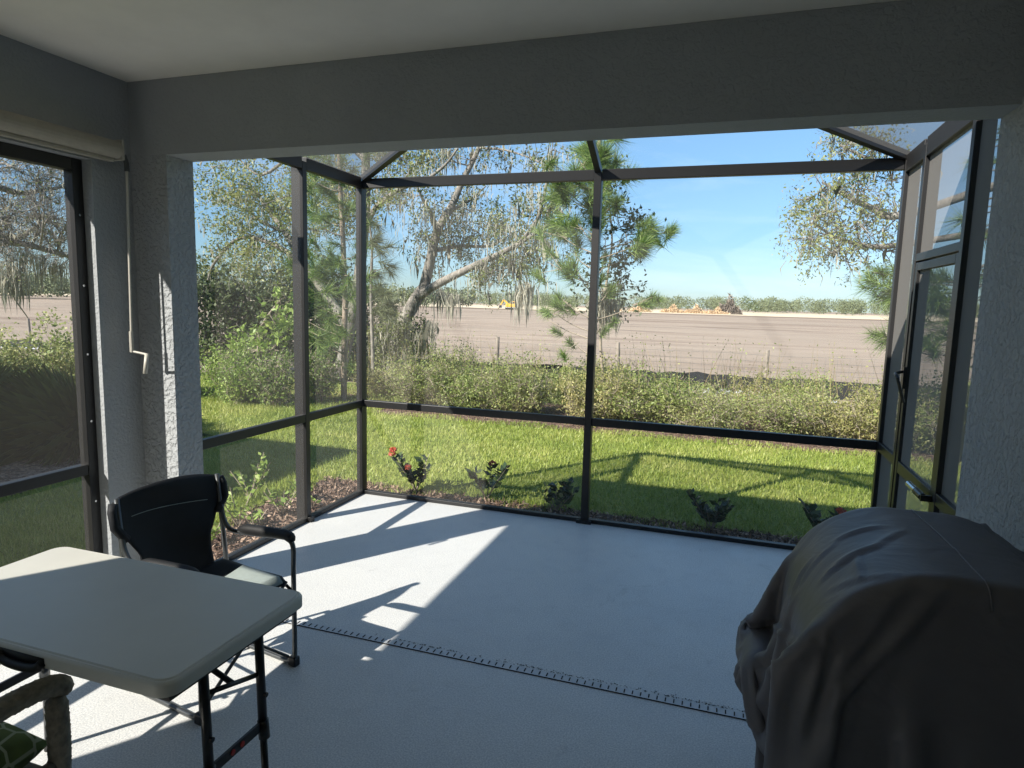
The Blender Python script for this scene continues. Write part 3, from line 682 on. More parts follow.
def crease(P,N,segs):
    "pressed-in fold lines: ridge with a valley beside it"
    D=np.zeros(len(P))
    segs=[(a,b,h*1.5,w*.9) for a,b,h,w in segs]
    for a,b,h,w in segs:
        a=np.array(a);b=np.array(b);ab=b-a;L=np.dot(ab,ab); t=np.clip(((P-a)@ab)/L,0,1); q=P-(a+t[:,None]*ab)
        dd=np.linalg.norm(q,axis=1); side=np.sum(np.cross(ab/math.sqrt(L),q)*N,1)
        f=np.exp(-(dd/w)**1.3)-.55*np.exp(-((side-1.6*w)/(1.2*w))**2)*(dd<5*w)*np.exp(-(dd/(3*w))**2)
        D+=h*f*np.sin(PI*np.clip(t,.06,.94))**.6
    return P+N*D[:,None]
me_=bpy.data.meshes.new('tmp'); me_.from_pydata([tuple(v) for v in P_],[],[list(map(int,f)) for f in F_])
import bmesh
bm=bmesh.new(); bm.from_mesh(me_); bmesh.ops.subdivide_edges(bm,edges=bm.edges,cuts=1,use_grid_fill=True,smooth=.4); bmesh.ops.recalc_face_normals(bm,faces=bm.faces); bm.normal_update(); bm.verts.ensure_lookup_table()
NN=np.array([v.normal for v in bm.verts]); bm.verts.index_update(); F_=np.array([[v.index for v in f.verts] for f in bm.faces]); P_old=P_; P_=np.array([v.co for v in bm.verts]); bm.free(); bpy.data.meshes.remove(me_)
camm=np.array([rt,up,fwd]); Lc=(P_-[0,0,H])@camm.T; PU=512+CAM[3]*Lc[:,0]/Lc[:,2]; PV=384-CAM[3]*Lc[:,1]/Lc[:,2]; vis=np.sum(NN*([0,0,H]-P_),1)>0
def A_(u,v,_):
    "the point of the cloth seen at u,v"
    d=np.hypot(PU-u,PV-v)+(~vis)*1e3+Lc[:,2]*.5; return P_[np.argmin(d)]
segs=[(A_(951,582,1.68),A_(825,716,1.68),.011,.016),(A_(912,582,1.68),A_(832,681,1.68),.010,.014),(A_(905,586,1.68),A_(862,622,1.68),.006,.012),
 (A_(826,640,1.69),A_(800,735,1.69),.012,.015),(A_(840,690,1.69),A_(829,768,1.69),.010,.013),(A_(809,640,1.75),A_(798,700,1.72),.010,.014),(A_(930,600,1.68),A_(870,700,1.68),.005,.02),
 (A_(878,527,2.2),A_(838,540,2.15),.007,.012),(A_(858,553,2.0),A_(822,580,1.9),.009,.012),(A_(856,556,2.0),A_(860,580,1.8),.006,.010),(A_(900,574,1.74),A_(830,590,1.74),.006,.012),
 (A_(880,545,2.05),A_(838,563,1.95),.006,.012),(A_(812,560,2.1),A_(790,600,1.95),.008,.013),(A_(835,545,2.15),A_(800,585,2.0),.007,.012),(A_(905,530,2.15),A_(872,548,2.05),.005,.012),(A_(770,620,2.1),A_(800,655,1.9),.010,.014),(A_(760,675,2.1),A_(800,652,1.9),.012,.013),(A_(925,540,2.1),A_(980,560,1.95),.003,.014)]
P_=crease(P_,NN,segs)
gc=mkmesh('grill_cover',P_,F_,'cover',None,(.58,1.95,0),smooth=True); gc.location=(.58,1.95,0)
m=gc.modifiers.new('th','SOLIDIFY'); m.thickness=.002
tagit(gc,'grey fabric cover draped over a barbecue grill by the right pier','grill cover')

for f in gc.data.polygons: f.use_smooth=True

gi=[r for r in G_[0]]; k=min(range(len(gi)),key=lambda i:abs(P_old[gi[i][len(gi[i])//2]][0]-.60))
sm=MB().tube([P_[j]+np.array([0,0,.001]) for j in gi[k]],.0028,6).build('seam','cover',gc,(.58,1.95,0),smooth=True)
# ================================================================ VEGETATION
def base_of(p): return (float(p[0]),float(p[1]),float(gz(p[1])))
def tree_obj(name,label,base,branches,leafVF,leafmat_,bark='bark',moss=None,group=None,extra=None,n=6,mossmat='moss'):
    t=thing(name,label,'tree',base,0,group)
    m=tubes(branches,n); m.build('trunk',bark,t,base,smooth=True)
    if leafVF is not None: mkmesh('crown',leafVF[0],leafVF[1],leafmat_,t,base)
    if moss is not None: mkmesh('moss',moss[0],moss[1],mossmat,t,base)
    if extra: mkmesh(extra[0],extra[1],extra[2],extra[3],t,base)
    return t
def limb(pts,r0,r1,k=4):
    P=smoothpath(pts,k); n=len(P); return (P,[r0+(r1-r0)*i/(n-1) for i in range(n)])
def nearest(branches,c):
    best=None
    for pts,rad in branches:
        for p,r in zip(pts,rad):
            d=np.linalg.norm(p-c)+.0*r
            if p[2]>c[2]+.8: d+=1
            if best is None or d<best[0]: best=(d,p,r)
    return best
def clusters(rng,branches,cl,leaf,asp=.5,per=3,droop=.3,wob=.3,spread=.10):
    "cl: (centre, radius, number of leaves). joins each to the nearest limb and fills it with twigs and leaves"
    tipsall=[];VF=[]; main=list(branches)
    for c,r,n in cl:
        d,p,rr=nearest(main,c); k=rng.normal(size=3)*d*.12
        P=smoothpath([p,(p+c)/2+k+np.array([0,0,d*.08]),c],4); r0=min(rr*.5,.012+.012*d)
        branches.append((P,[max(.004,r0*(1-.7*i/(len(P)-1))) for i in range(len(P))]))
        out=[];tips=[]
        for q in range(per+2):
            s=P[int(len(P)*(.45+.5*rng.random()))-1] if d>r else c
            grow(rng,s,rng.normal(size=3)+(c-s)*1.2/r+np.array([0,0,.2]),r*.95,.008+.006*r,2,out,tips,wob,3,.6)
        branches.extend(out); tips=np.array(tips); tips=tips[np.linalg.norm(tips-c,axis=1)<r*1.5]
        if len(tips)==0: tips=np.array([c])
        tipsall.append(tips)
        if n: 
            C=tips[rng.integers(0,len(tips),n)]+rng.normal(size=(n,3))*spread*r**.5
            VF.append(leafquads(rng,C,leaf,asp,0,droop))
    return (merge(*VF) if VF else None),np.concatenate(tipsall)
def tuft(rng,c,d,R,n=160,w=.0035):
    "pine shoot: needles fanned round a stem end"
    d=np.array(d,float)/np.linalg.norm(d); s=rng.random((n,1))**.7; P=np.array(c)-d*R*.9*(1-s)
    D=unit(rng.normal(size=(n,3)))*.8+d*(.55+.5*s)
    return needles(rng,P,D,R*(.6+.5*rng.random((n,1))),w,.12)
TREES='trees along the far side of the lawn'
# --- live oak in the middle of the view, leaning limbs with grey moss
rng=np.random.default_rng(11); Y=14.0
A=lambda u,v,dy=0:AT(u,v,Y+dy)
b0=A(392,372); b0[2]=gz(Y)-.1
br=[limb([b0,A(398,340),A(411,308),A(424,288)],.20,.14),
    limb([A(424,288),A(430,262),A(437,232),A(452,205,.3),A(463,180,.5),A(478,150,.8),A(492,110,1.2)],.13,.04),
    limb([A(418,297),A(440,283,-.3),A(470,268,-.6),A(497,255,-.8),A(520,243,-1),A(548,225,-1.2)],.11,.03),
    limb([A(520,243,-1),A(536,222,-1.1),A(543,200,-1.2),A(548,178,-1.2),A(556,150,-1)],.05,.02),
    limb([A(437,235),A(432,215,-.4),A(423,200,-.8),A(415,182,-1)],.07,.02),
    limb([A(437,250),A(460,246,.5),A(490,246,.8),A(508,236,1)],.06,.02),
    limb([A(448,212,.2),A(470,200,.6),A(486,186,.8)],.05,.015),
    limb([A(480,148,.8),A(505,150,.5),A(530,158,.2),A(545,165,0)],.03,.012)]
cl=[(A(*c[:2],c[2]),c[3],c[4]) for c in [(420,195,-.8,.7,420),(432,225,-.3,.6,300),(452,245,.4,.8,600),(478,232,.8,.9,650),(505,225,.8,.8,600),(520,210,.2,.7,450),(470,212,.6,.6,350),(535,235,-1,.7,420),(508,268,-.8,.7,650),(520,278,-.9,.5,300),(492,275,-.7,.5,250),(470,160,.6,.6,260),(500,150,.6,.7,300),(530,158,.3,.6,260),(552,150,-.8,.6,260),(440,150,.5,.5,140),(415,240,0,.45,200),(545,255,-1,.5,200),(404,318,0,.5,420),(395,335,-.3,.6,500),(412,330,-.2,.5,300),(560,215,-1,.5,200),(385,345,-.4,.5,350)]]
cl=[(a_,b_,int(c_*1.7)) for a_,b_,c_ in cl]; VF,tips=clusters(rng,br,cl,.068,.5)
mp=[p for P,R in br[:8] for p in P if R[0]>.04]+list(tips[::9])
ms=moss_strands(rng,np.array(mp),2300,.42,.010,.2)
hang=[A(u,v,dy)+rng.normal(size=3)*.05 for u,v,dy in [(525,280,-1),(530,285,-1),(520,290,-.9),(440,290,-.3),(450,292,-.4),(482,262,-.7),(545,238,-1),(430,325,-.3),(420,335,-.3)] for _ in range(6)]
ms=merge(ms,moss_strands(rng,np.array(hang),500,.65,.011,.09))
tree_obj('live_oak','leaning live oak with a forked trunk and grey hanging moss, left of the middle post',base_of(b0),br,VF,'oak_leaf',moss=ms)
# --- young pine by the middle post
rng=np.random.default_rng(12); Y=10.3
b0=A(590,440); b0[2]=gz(Y)-.05
tr=limb([b0,A(591,380),A(594,300),A(597,230),A(598,170),A(601,110),A(604,40)],.055,.025)
br=[tr]; VFs=[]
spots=[(578,158,30,.48,4),(560,170,-30,.4,2),(620,160,28,.50,3),(614,178,20,.4,2),(585,200,-20,.42,3),(560,190,-34,.4,2),(612,205,14,.35,2),(556,232,-30,.44,3),(548,262,-36,.40,2),(570,250,-22,.40,3),(579,275,-16,.38,2),(655,235,44,.40,3),(663,228,40,.30,2),(643,248,38,.34,2),(636,272,30,.22,0),(652,297,40,.26,2),(610,290,14,.28,1),(563,300,-20,.36,2),(553,312,-24,.30,1),(545,318,-30,.26,1),(571,338,-14,.26,1),(603,322,10,.24,1),(585,150,-12,.5,4),(604,150,10,.5,4),(566,190,-28,.42,3),(600,185,8,.4,3),(640,228,34,.36,3),(590,230,-6,.42,3),(580,225,-14,.40,3),(606,262,10,.30,1),(575,180,-16,.4,3)]
for u,v,du,R,k in spots:
    c=A(u,v,rng.normal()*.4)
    if k==0: continue
    p=A(596-(v-170)*.03,v+14+abs(du)*.25)
    br.append((smoothpath([p,(p+c)/2+[0,0,-.04],c],3),[.012,.011,.01,.009,.008,.007,.005]))
    for q in range(k+1):
        d=(c-p)*[1,1,.5]+rng.normal(size=3)*.35*np.linalg.norm(c-p)+[0,0,.35]
        cc=c+rng.normal(size=3)*R*.32; br.append(([p*.3+c*.7,cc],[.006,.004])); VFs.append(tuft(rng,cc,d,R*.74,190,.0042))
VF=merge(*VFs)
tree_obj('pine_tree','young pine with drooping needle tufts behind the middle post of the enclosure',base_of(b0),br,VF,'needle','twig')
# --- small-leaved vine-like oak branch right of that pine
rng=np.random.default_rng(13); Y=10.8
b0=A(606,430); b0[2]=gz(Y)-.05
br=[limb([b0,A(600,330),A(607,280),A(612,240),A(608,190)],.03,.012)]
cl=[(A(*c[:2]),c[2],c[3]) for c in [(612,215,.45,230),(625,232,.4,200),(604,255,.4,200),(622,250,.35,150),(608,290,.45,230),(628,290,.35,100),(600,185,.4,150),(612,178,.3,120),(632,225,.3,100)]]
VF,tips=clusters(rng,br,cl,.075,.5)
ms=moss_strands(rng,np.array([A(605,305),A(612,300),A(600,300),A(608,285)]),260,.5,.010,.09)
tree_obj('oak_sapling','thin dark-leaved oak sapling with a tail of moss tangled beside the middle pine',base_of(b0),br,VF,'dark_leaf','twig',moss=ms)
# --- big light oak, left bay
rng=np.random.default_rng(14); Y=14.5
b0=A(336,398); b0[2]=gz(Y)-.1
br=[limb([b0,A(345,350),A(357,290),A(364,230),A(366,180),A(364,120),A(360,60)],.17,.08),
    limb([A(364,235),A(374,210,-.3),A(388,197,-.5),A(402,188,-.8),A(425,180,-1),A(445,165,-1.2),A(458,148,-1.4)],.08,.02),
    limb([A(350,330),A(330,300,.5),A(303,262,.6),A(285,232,.8),A(272,215,1),A(255,190,1)],.15,.05),
    limb([A(303,262,.6),A(270,243,1),A(240,238,1),A(215,262,1),A(208,280,1)],.08,.03),
    limb([A(366,160),A(340,140,.3),A(300,150,.5),A(262,175,.6),A(238,158,.6)],.09,.02),
    limb([A(285,232),A(262,222),A(243,208),A(222,200)],.05,.015)]
cs=[]
for c in [(215,175,.8,330),(240,180,.9,600),(232,200,.7,400),(262,205,.8,480),(280,195,.7,420),(255,160,.8,400),(285,165,.7,300),(225,225,.7,280),(250,235,.8,650),(275,240,.9,700),(290,222,.7,450),(240,258,.8,520),(270,262,.8,500),(292,270,.6,300),(212,250,.6,230),(314,180,.8,600),(335,170,.9,700),(348,195,.8,500),(325,205,.8,550),(345,225,.7,350),(320,235,.7,400),(310,150,.6,300),(375,160,.7,280),(395,155,.7,280),(388,185,.5,180),(415,165,.6,220),(440,158,.5,160),(375,205,.4,120),(205,150,.6,200),(405,195,.5,150)]:
    cs.append((A(c[0],c[1],rng.normal()*.9),c[2],c[3]))
cs=[(a_,b_,int(c_*1.7)) for a_,b_,c_ in cs]; VF,tips=clusters(rng,br,cs,.078,.5,per=4,spread=.14)
ms=moss_strands(rng,tips[::5],1500,.30,.011,.2)
tree_obj('live_oak','tall yellow-green live oak filling the left bays above the dark thicket',base_of(b0),br,VF,'oak_leaf_light',moss=ms)
# --- trees to the right of the cage
rng=np.random.default_rng(41)
for (x,y,h_,lab) in ((4.3,9.3,4.8,'bushy light oak close to the right side of the screened deck'),(6.2,8.2,5.5,'second bushy oak further right, seen through the door screen')):
    b0=np.array([x,y,gz(y)-.1]); br=[limb([b0,b0+[.1,0,h_*.3],b0+[.2,.1,h_*.6],b0+[.1,.2,h_*.9]],.12,.04)]
    cs=[(b0+np.array([rng.normal()*.6,rng.normal()*.6,.4+h_*rng.random()*.95]),.7,420) for q in range(22)]
    VF,tips=clusters(rng,br,cs,.075,.5)
    tree_obj('bushy_oak',lab,base_of(b0),br,VF,'oak_leaf_light' if x<5 else 'dark_leaf')
# --- left slender pine
rng=np.random.default_rng(15); Y=9.9
b0=A(344,405); b0[2]=gz(Y)-.03
tr=limb([b0,A(344,360),A(345,300),A(343,240),A(340,180),A(338,100),A(336,40)],.055,.03)
br=[tr];VFs=[]
for k in range(44):
    v=rng.uniform(150,372); sd=-1 if rng.random()<.78 else 1
    u=343+sd*rng.uniform(8,42 if sd<0 else 16); 
    if v>330: u=343-rng.uniform(8,30)
    dy=rng.normal()*.5; c=A(u,v,dy); p=A(344,v+abs(u-343)*.45)
    br.append((smoothpath([p,(p+c)/2+[0,0,-.03],c],3),[.010,.009,.008,.007,.006,.005,.004]))
    for q in range(2):
        d=(c-p)*[1,1,.3]+rng.normal(size=3)*.3+[0,0,.25]; VFs.append(tuft(rng,c+rng.normal(size=3)*.14,d,.30,120,.0042))
VF=merge(*VFs)
tree_obj('pine_tree','slender young pine with a bare pale lower trunk between the left posts',base_of(b0),br,VF,'needle','pine_bark')
# --- dull pine right of the corner post
rng=np.random.default_rng(16); Y=12.6
b0=A(374,375); b0[2]=gz(Y)-.03
br=[limb([b0,A(372,330),A(371,290),A(372,250),A(370,225)],.045,.02)];VFs=[]
for u,v in [(386,250),(392,262),(380,243),(388,292),(396,298),(378,285),(372,270),(383,318),(376,232)]:
    for q in range(2):
        c=A(u,v,rng.normal()*.3)+rng.normal(size=3)*.1; p=A(371,v+10); br.append(([p,(p+c)/2,c],[.01,.008,.005])); VFs.append(tuft(rng,c,(c-p)*[1,1,.4]+rng.normal(size=3)*.2,.42,130,.005))
tree_obj('pine_tree','small grey-green pine just right of the far left corner post',base_of(b0),br,merge(*VFs),'needle_dull','bark')
# --- right-hand oak, trunk outside the deck to the right
rng=np.random.default_rng(17); Y=10.5
b0=np.array([5.2,11.2,gz(11.2)-.1])
br=[limb([b0,[5.1,11.2,1.2],[4.9,11.1,2.8],[4.6,10.9,4.6],[4.2,10.8,6.5]],.2,.09),
    limb([[4.9,11.1,2.8],[4.0,10.8,3.6],A(905,215),A(872,208),A(845,195),A(822,182)],.09,.015),
    limb([[4.95,11.1,2.4],[4.0,10.7,2.9],A(900,245),A(868,246),A(838,238),A(815,225)],.07,.012),
    limb([[4.7,10.9,4.2],[3.6,10.6,4.6],A(905,165),A(872,160),A(840,145)],.07,.015)]
cs=[(A(c[0],c[1],rng.normal()*.4),c[2],c[3]) for c in [(812,205,.38,260),(822,190,.34,180),(835,212,.36,190),(852,200,.34,150),(868,188,.34,170),(882,205,.38,190),(812,238,.36,260),(826,246,.34,240),(842,232,.36,200),(858,250,.34,170),(872,236,.36,160),(884,252,.36,120),(835,262,.3,110),(862,172,.36,200),(880,165,.36,200),(845,152,.36,170),(858,138,.3,140),(875,148,.3,120),(892,180,.4,180),(895,220,.4,150),(830,140,.3,100),(815,222,.3,150),(851,268,.25,60)]]
cs=[(a_,b_*1.1,int(c_*1.5)) for a_,b_,c_ in cs]; VF1,tips=clusters(rng,br,cs,.052,.45,per=4)
cs2=[(np.array([x,y,z])+rng.normal(size=3)*.4,1.0,420) for x,y,z in [(4,10,4.5),(5,11,5.5),(6,11,4.6),(5.5,12,6.2),(3.2,11,5.6),(6.5,10.5,3.6),(4.5,9.6,3.4),(4,12,6.8),(5.6,9.6,5.6),(6.6,12,5.6)]]
VF2,t2=clusters(rng,br,cs2,.13,.55)
ms=moss_strands(rng,tips[::6],260,.25,.008,.12)
tree_obj('live_oak','small-leaved oak reaching in from the right behind the screen door wall',base_of(b0),br,merge(VF1,VF2),'oak_leaf_light',moss=ms)
# right pine sprig tree
rng=np.random.default_rng(18); Y=8.8
b0=np.array([2.75,9.1,gz(9.1)-.05])
br=[limb([b0,[2.75,9.1,1.2],[2.7,9.05,2.6],[2.7,9.0,4.0],[2.7,9,5.4]],.06,.03)];VFs=[]
for u,v in [(868,283),(880,292),(872,272),(888,275),(884,335),(890,345),(893,300),(897,320),(880,300)]:
    c=A(u,v); p=np.array([2.72,9.05,c[2]-.1]); br.append(([p,(p+c)/2+[0,0,-.05],c],[.012,.009,.005]))
    for f_q in (1,1,.8,.6,.45,.3): VFs.append(tuft(rng,p+(c-p)*f_q+rng.normal(size=3)*.05,(c-p)+rng.normal(size=3)*.3+[0,0,.2],.25,110,.0035))
for k in range(50):
    z=rng.uniform(1.2,5.3); a=rng.uniform(-1.4,1.6); c=np.array([2.72+math.cos(a)*.7,9.05+math.sin(a)*.7,z+.2]); p=np.array([2.72,9.05,z]); br.append(([p,c],[.01,.005])); VFs.append(tuft(rng,c,c-p+rng.normal(size=3)*.2,.33,110,.0045))
tree_obj('pine_tree','young pine outside the screen door wall with a sprig showing past the right corner post',base_of(b0),br,merge(*VFs),'needle','bark')
# --- thicket trees behind the left bays
rng=np.random.default_rng(19)
th=[(205,330,17,2.0,'dark broad thicket tree at the left edge of the left bay'),(240,320,18,2.4,'tall dark thicket tree behind the round lime bush'),(272,330,17.5,2.0,'dark thicket tree just left of the wide left post'),(305,325,18,2.3,'dark thicket tree hidden behind the wide left post'),(335,330,18.5,2.2,'dark thicket tree behind the slender left pine'),(375,345,17,1.0,'low dark thicket tree behind the leaning oak')]
for u,v,Yt,hh,lab in th:
    b0=AT(u,v,Yt); b0[2]=gz(Yt)-.1; br=[]; top_=AT(u,268 if hh>1.5 else 315,Yt); hgt=top_[2]-b0[2]
    for q in range(3):
        o=rng.normal(size=3)*[.3,.3,0]; br.append(limb([b0+o*.3,b0+o+[0,0,hgt*.4],b0+o*2+[0,0,hgt*.85]],.06,.02))
    cs=[]
    for q in range(16):
        z=.15+.8*rng.random(); cs.append((b0+np.array([rng.normal()*.65,rng.normal()*.7,hgt*z]),.75,300))
    VF,tips=clusters(rng,br,cs,.13,.55,per=2,spread=.2)
    tree_obj('thicket_tree',lab,base_of(b0),br,VF,'dark_leaf',group='dark thicket trees behind the left bays')
def shrub(name,label,c,rx,ry,h,n,leaf,mat,rng,group=None,stems=14,asp=.5,cat='shrub',stick=0,base=None,lo=.08):
    b=(c[0],c[1],float(gz(c[1]))) if base is None else base; out=[];pts=[]
    for k in range(stems):
        a=rng.random()*2*PI; rr=math.sqrt(rng.random()); tip=np.array([math.cos(a)*rx*rr,math.sin(a)*ry*rr,h*(.55+.5*rng.random())*(1-.45*rr*rr)])
        p0=np.array([tip[0]*.15,tip[1]*.15,-.03]); P=smoothpath([p0,tip*[.6,.6,.5],tip],4); out.append((P,[.010,.009,.008,.007,.006,.005,.004,.003,.002][:len(P)] if len(P)<=9 else .005))
        for p in P[2:]:
            for q in range(3):
                o=[];t=[]; grow(rng,p,rng.normal(size=3)+[0,0,.6],.22*min(1,h),.004,1,o,t,.4,2,.6); out.extend(o[:2]); pts.extend(t)
    pts=np.array(pts); pts=pts[pts[:,2]>lo*h]
    C=pts[rng.integers(0,len(pts),n)]+rng.normal(size=(n,3))*.05
    if stick:
        i=rng.integers(0,len(pts),stick); 
    V,F=leafquads(rng,C,leaf,asp,0,-.5)
    t=thing(name,label,cat,b,0,group)
    tubes(out,4).build('stems','twig',t); mkmesh('foliage',V,F,mat,t)
    return t
rng=np.random.default_rng(20)
shrub('round_bush','large round lime-green bush on the lawn edge in the left bay',(-7.75,8.9),.66,.6,1.0,8200,.046,'lime_leaf',rng,stems=30)
shrub('round_bush','upright lime-green bush beside the slender left pine',(-6.75,9.7),.36,.36,.95,2600,.050,'bush_leaf',rng,stems=20)
shrub('round_bush','dull leafy bush partly hidden by the wide left post',(-7.05,8.9),.34,.34,.9,2400,.050,'bush_leaf',rng,stems=18)
rng=np.random.default_rng(21)
# broad leaved sapling over the round bush
b0=AT(262,400,11.5); b0[2]=gz(11.5); br=[limb([b0,AT(258,350,11.5),AT(262,325,11.5),AT(280,300,11.5)],.03,.015)]
cs=[(AT(u,v,11.5+rng.normal()*.3),.28,60) for u,v in [(228,345),(240,338),(255,335),(270,340),(282,305),(290,300),(276,325),(288,330),(250,350),(283,352)]]
VF,tips=clusters(rng,br,cs,.13,.5,per=2)
tree_obj('sapling','bright broad-leaved sapling arching over the round lime bush',base_of(b0),br,VF,'lime_leaf','twig')
# left side window: bare grey mossy oak
rng=np.random.default_rng(22)
def AL(u,v,X): return ATX(u,v,X)
b0=AL(-75,380,-15.0); b0[2]=gz(b0[1])-.1
X=-14.5
br=[limb([b0,AL(-70,300,X),AL(-60,240,X),AL(-50,180,X),AL(-40,90,X)],.24,.12),
    limb([AL(-60,250,X),AL(-20,246,X),AL(10,242,X+.4),AL(40,248,X+.8),AL(75,258,X+1)],.12,.035),
    limb([AL(-55,215,X),AL(-20,225,X),AL(12,240,X-.2),AL(35,228,X),AL(56,216,X)],.09,.03),
    limb([AL(-50,190,X),AL(-10,186,X),AL(20,193,X),AL(45,190,X+.3),AL(72,185,X+.5)],.09,.03),
    limb([AL(-40,130,X),AL(0,148,X),AL(25,158,X),AL(50,165,X),AL(75,175,X)],.08,.02),
    limb([AL(27,246,X+.6),AL(26,262,X+.7),AL(16,280,X+.8),AL(13,295,X+.8),AL(28,318,X+.8)],.035,.01),
    limb([AL(-30,120,X),AL(10,120,X),AL(50,130,X)],.07,.02)]
cs=[]
for k in range(44):
    u=rng.uniform(-30,82); v=rng.uniform(128,262); cs.append((AL(u,v,X+rng.normal()*.9),.75,26))
VF,tips=clusters(rng,br,cs,.07,.5,per=7)
ms=moss_strands(rng,tips[::4],2200,.16,.009,.2)
hg=[AL(u,v,X+.8) for u,v in [(8,262),(12,268),(15,280),(5,275),(40,255),(52,262),(60,265),(20,250)]]
ms=merge(ms,moss_strands(rng,np.array(hg),420,.6,.010,.12))
tree_obj('live_oak','bare grey oak thick with moss seen through the side window',base_of(b0),br,VF,'oak_leaf',moss=ms)
# behind: grassy clump and bushes through the side window
rng=np.random.default_rng(23)
n=3200; a=rng.random(n)*2*PI; P=np.stack([np.cos(a)*.18*rng.random(n),np.sin(a)*.18*rng.random(n),np.zeros(n)],1)
el=rng.uniform(.15,1.25,n); L=rng.uniform(.7,1.35,n); d=np.stack([np.cos(a)*np.cos(el),np.sin(a)*np.cos(el),np.sin(el)],1)
s=np.stack([-np.sin(a),np.cos(a),0*a],1)*.0055
m1=P+d*L[:,None]*.55; m2=P+d*L[:,None]*np.array([1,1,1.0])+np.array([0,0,-1])*(L*.22)[:,None]; m2[:,2]=np.maximum(m2[:,2],.02)
V=np.stack([P-s,P+s,m1+s,m2,m1-s],1).reshape(-1,3); F=np.arange(5*n).reshape(n,5)
for (x,y,sc_,lab) in ((-7.35,5.75,1.0,'dark spiky ornamental grass clump in the mulch bed seen through the side window'),(-8.9,5.2,1.0,'spiky ornamental grass clump behind the nearer one, partly cut off by the photo edge')):
    g=thing('ornamental_grass',lab,'plant',(x,y,GZ),rng.random()*6); mkmesh('blades',V*sc_,F,'spiky',g)
for i,(x,y,lab) in enumerate([(-10.6,6.2,'leftmost'),(-10.3,7.6,'middle'),(-9.6,8.9,'rightmost')]):
    shrub('hedge_shrub','sunlit yellow-green shrub behind the spiky grass, %s of three through the side window'%lab,(x,y),1.1,.9,1.45,8000,.06,'hedge_leaf',rng,'shrubs seen through the side window',stems=26)
# --- hedge
rng=np.random.default_rng(24)
ordn=['first','second','third','fourth','fifth','sixth','seventh','eighth','ninth','tenth','eleventh','twelfth','thirteenth','fourteenth']
protos=[]
def hedge(x,y,s,label,k):
    if len(protos)<4:
        q=len(protos); t=shrub('hedge_shrub',label,(x,y),.8,.62,.9,(11500,8500,10500,8500)[q],(.036,.048,.042,.044)[q],('hedge_leaf','hedge_green','hedge_leaf','hedge_dry')[q],rng,'shrubs of the loose hedge beyond the lawn',stems=(44,26,36,22)[q],asp=.4,lo=.03); protos.append(t)
    else:
        t=copy_tree(protos[(k*7+k//3)%4]); t.location=(x,y,float(gz(y))); t['label']=label
    t.rotation_euler=(0,0,rng.random()*6); t.scale=(s,s,s*(.78+.40*rng.random()))
xs=np.arange(-5.0,5.2,.98)
for i,x in enumerate(xs): hedge(x+rng.normal()*.12,9.9+rng.normal()*.12,.93+.14*rng.random(),'feathery hedge shrub, %s from the left in the front row facing the lawn'%ordn[i],i)
xs=np.arange(-5.9,6.0,1.05)
for i,x in enumerate(xs): hedge(x+rng.normal()*.12,11.1+rng.normal()*.15,.80+.2*rng.random(),'feathery hedge shrub, %s from the left in the back row of the hedge'%ordn[i],i+1)
# dry weed stalks rising from the hedge
n=420; P=np.stack([rng.uniform(-7,5,n),rng.uniform(9.9,13,n),np.zeros(n)],1); P[:,2]=gz(P[:,1])+.5
D=rng.normal(size=(n,3))*.22; D[:,2]=1; V,F=needles(rng,P,D,.45+.65*rng.random((n,1))**2,.0045)
nn=1700; i=rng.integers(0,n,nn); C=P[i]+unit(D)[i]*(rng.random((nn,1))*.9); V2,F2=leafquads(rng,C,.035,.5); F2=F2
st=thing('dry_weeds','tall dry weed stalks sticking up out of the hedge','weeds'); st['kind']='stuff'
o=mkmesh('stalks',V,F,'straw',st); o['kind']='stuff'; o=mkmesh('seed_leaves',V2,F2,'hedge_leaf',st); o['kind']='stuff'
# --- lawn grass
rng=np.random.default_rng(25)
def grass(n,x0,x1,y0,y1,h,w,ok=None):
    P=np.stack([rng.uniform(x0,x1,n),rng.uniform(y0,y1,n),np.full(n,GZ+.006)],1)
    if ok is not None: P=P[ok(P)]
    P[:,2]=gz(P[:,1]); return blades(rng,P,h,w,.5)
okf=lambda P:((P[:,1]>5.34+.12*np.sin(P[:,0]*5))|(P[:,0]<-3.7-.1*np.sin(P[:,1]*6)))&~((P[:,0]<-6)&(P[:,1]>3.3)&(P[:,1]<5.9+(-6.2-P[:,0])))&(P[:,1]<9.2+.1*np.sin(P[:,0]*4)+np.where(P[:,0]<-5.3,3,0))
A1=grass(170000,-10,3.5,2.2,9.3,.056,.0068,okf); A2=grass(30000,-12,-5.2,8,12.5,.07,.008,okf); A3=grass(16000,-5.2,-3.6,2,5.6,.06,.005,okf)
V,F=merge(A1,A2,A3); tagit(mkmesh('grass',V,F,'grass'),'short green lawn grass beyond the deck','grass',kind='stuff')
# wood chips
n=7000; P=np.concatenate([np.stack([rng.uniform(-3.75,-3.04,n//2),rng.uniform(1,5.5,n//2),np.full(n//2,GZ+.02)],1),np.stack([rng.uniform(-3.6,1.15,n//2),rng.uniform(4.98,5.45,n//2),np.full(n//2,GZ+.02)],1)])
P[:,2]+=rng.random(n)*.015; V,F=leafquads(rng,P,.05,.35,1.5); tagit(mkmesh('wood_chips',V,F,'chip'),'brown wood chip mulch around the deck','mulch',kind='stuff')
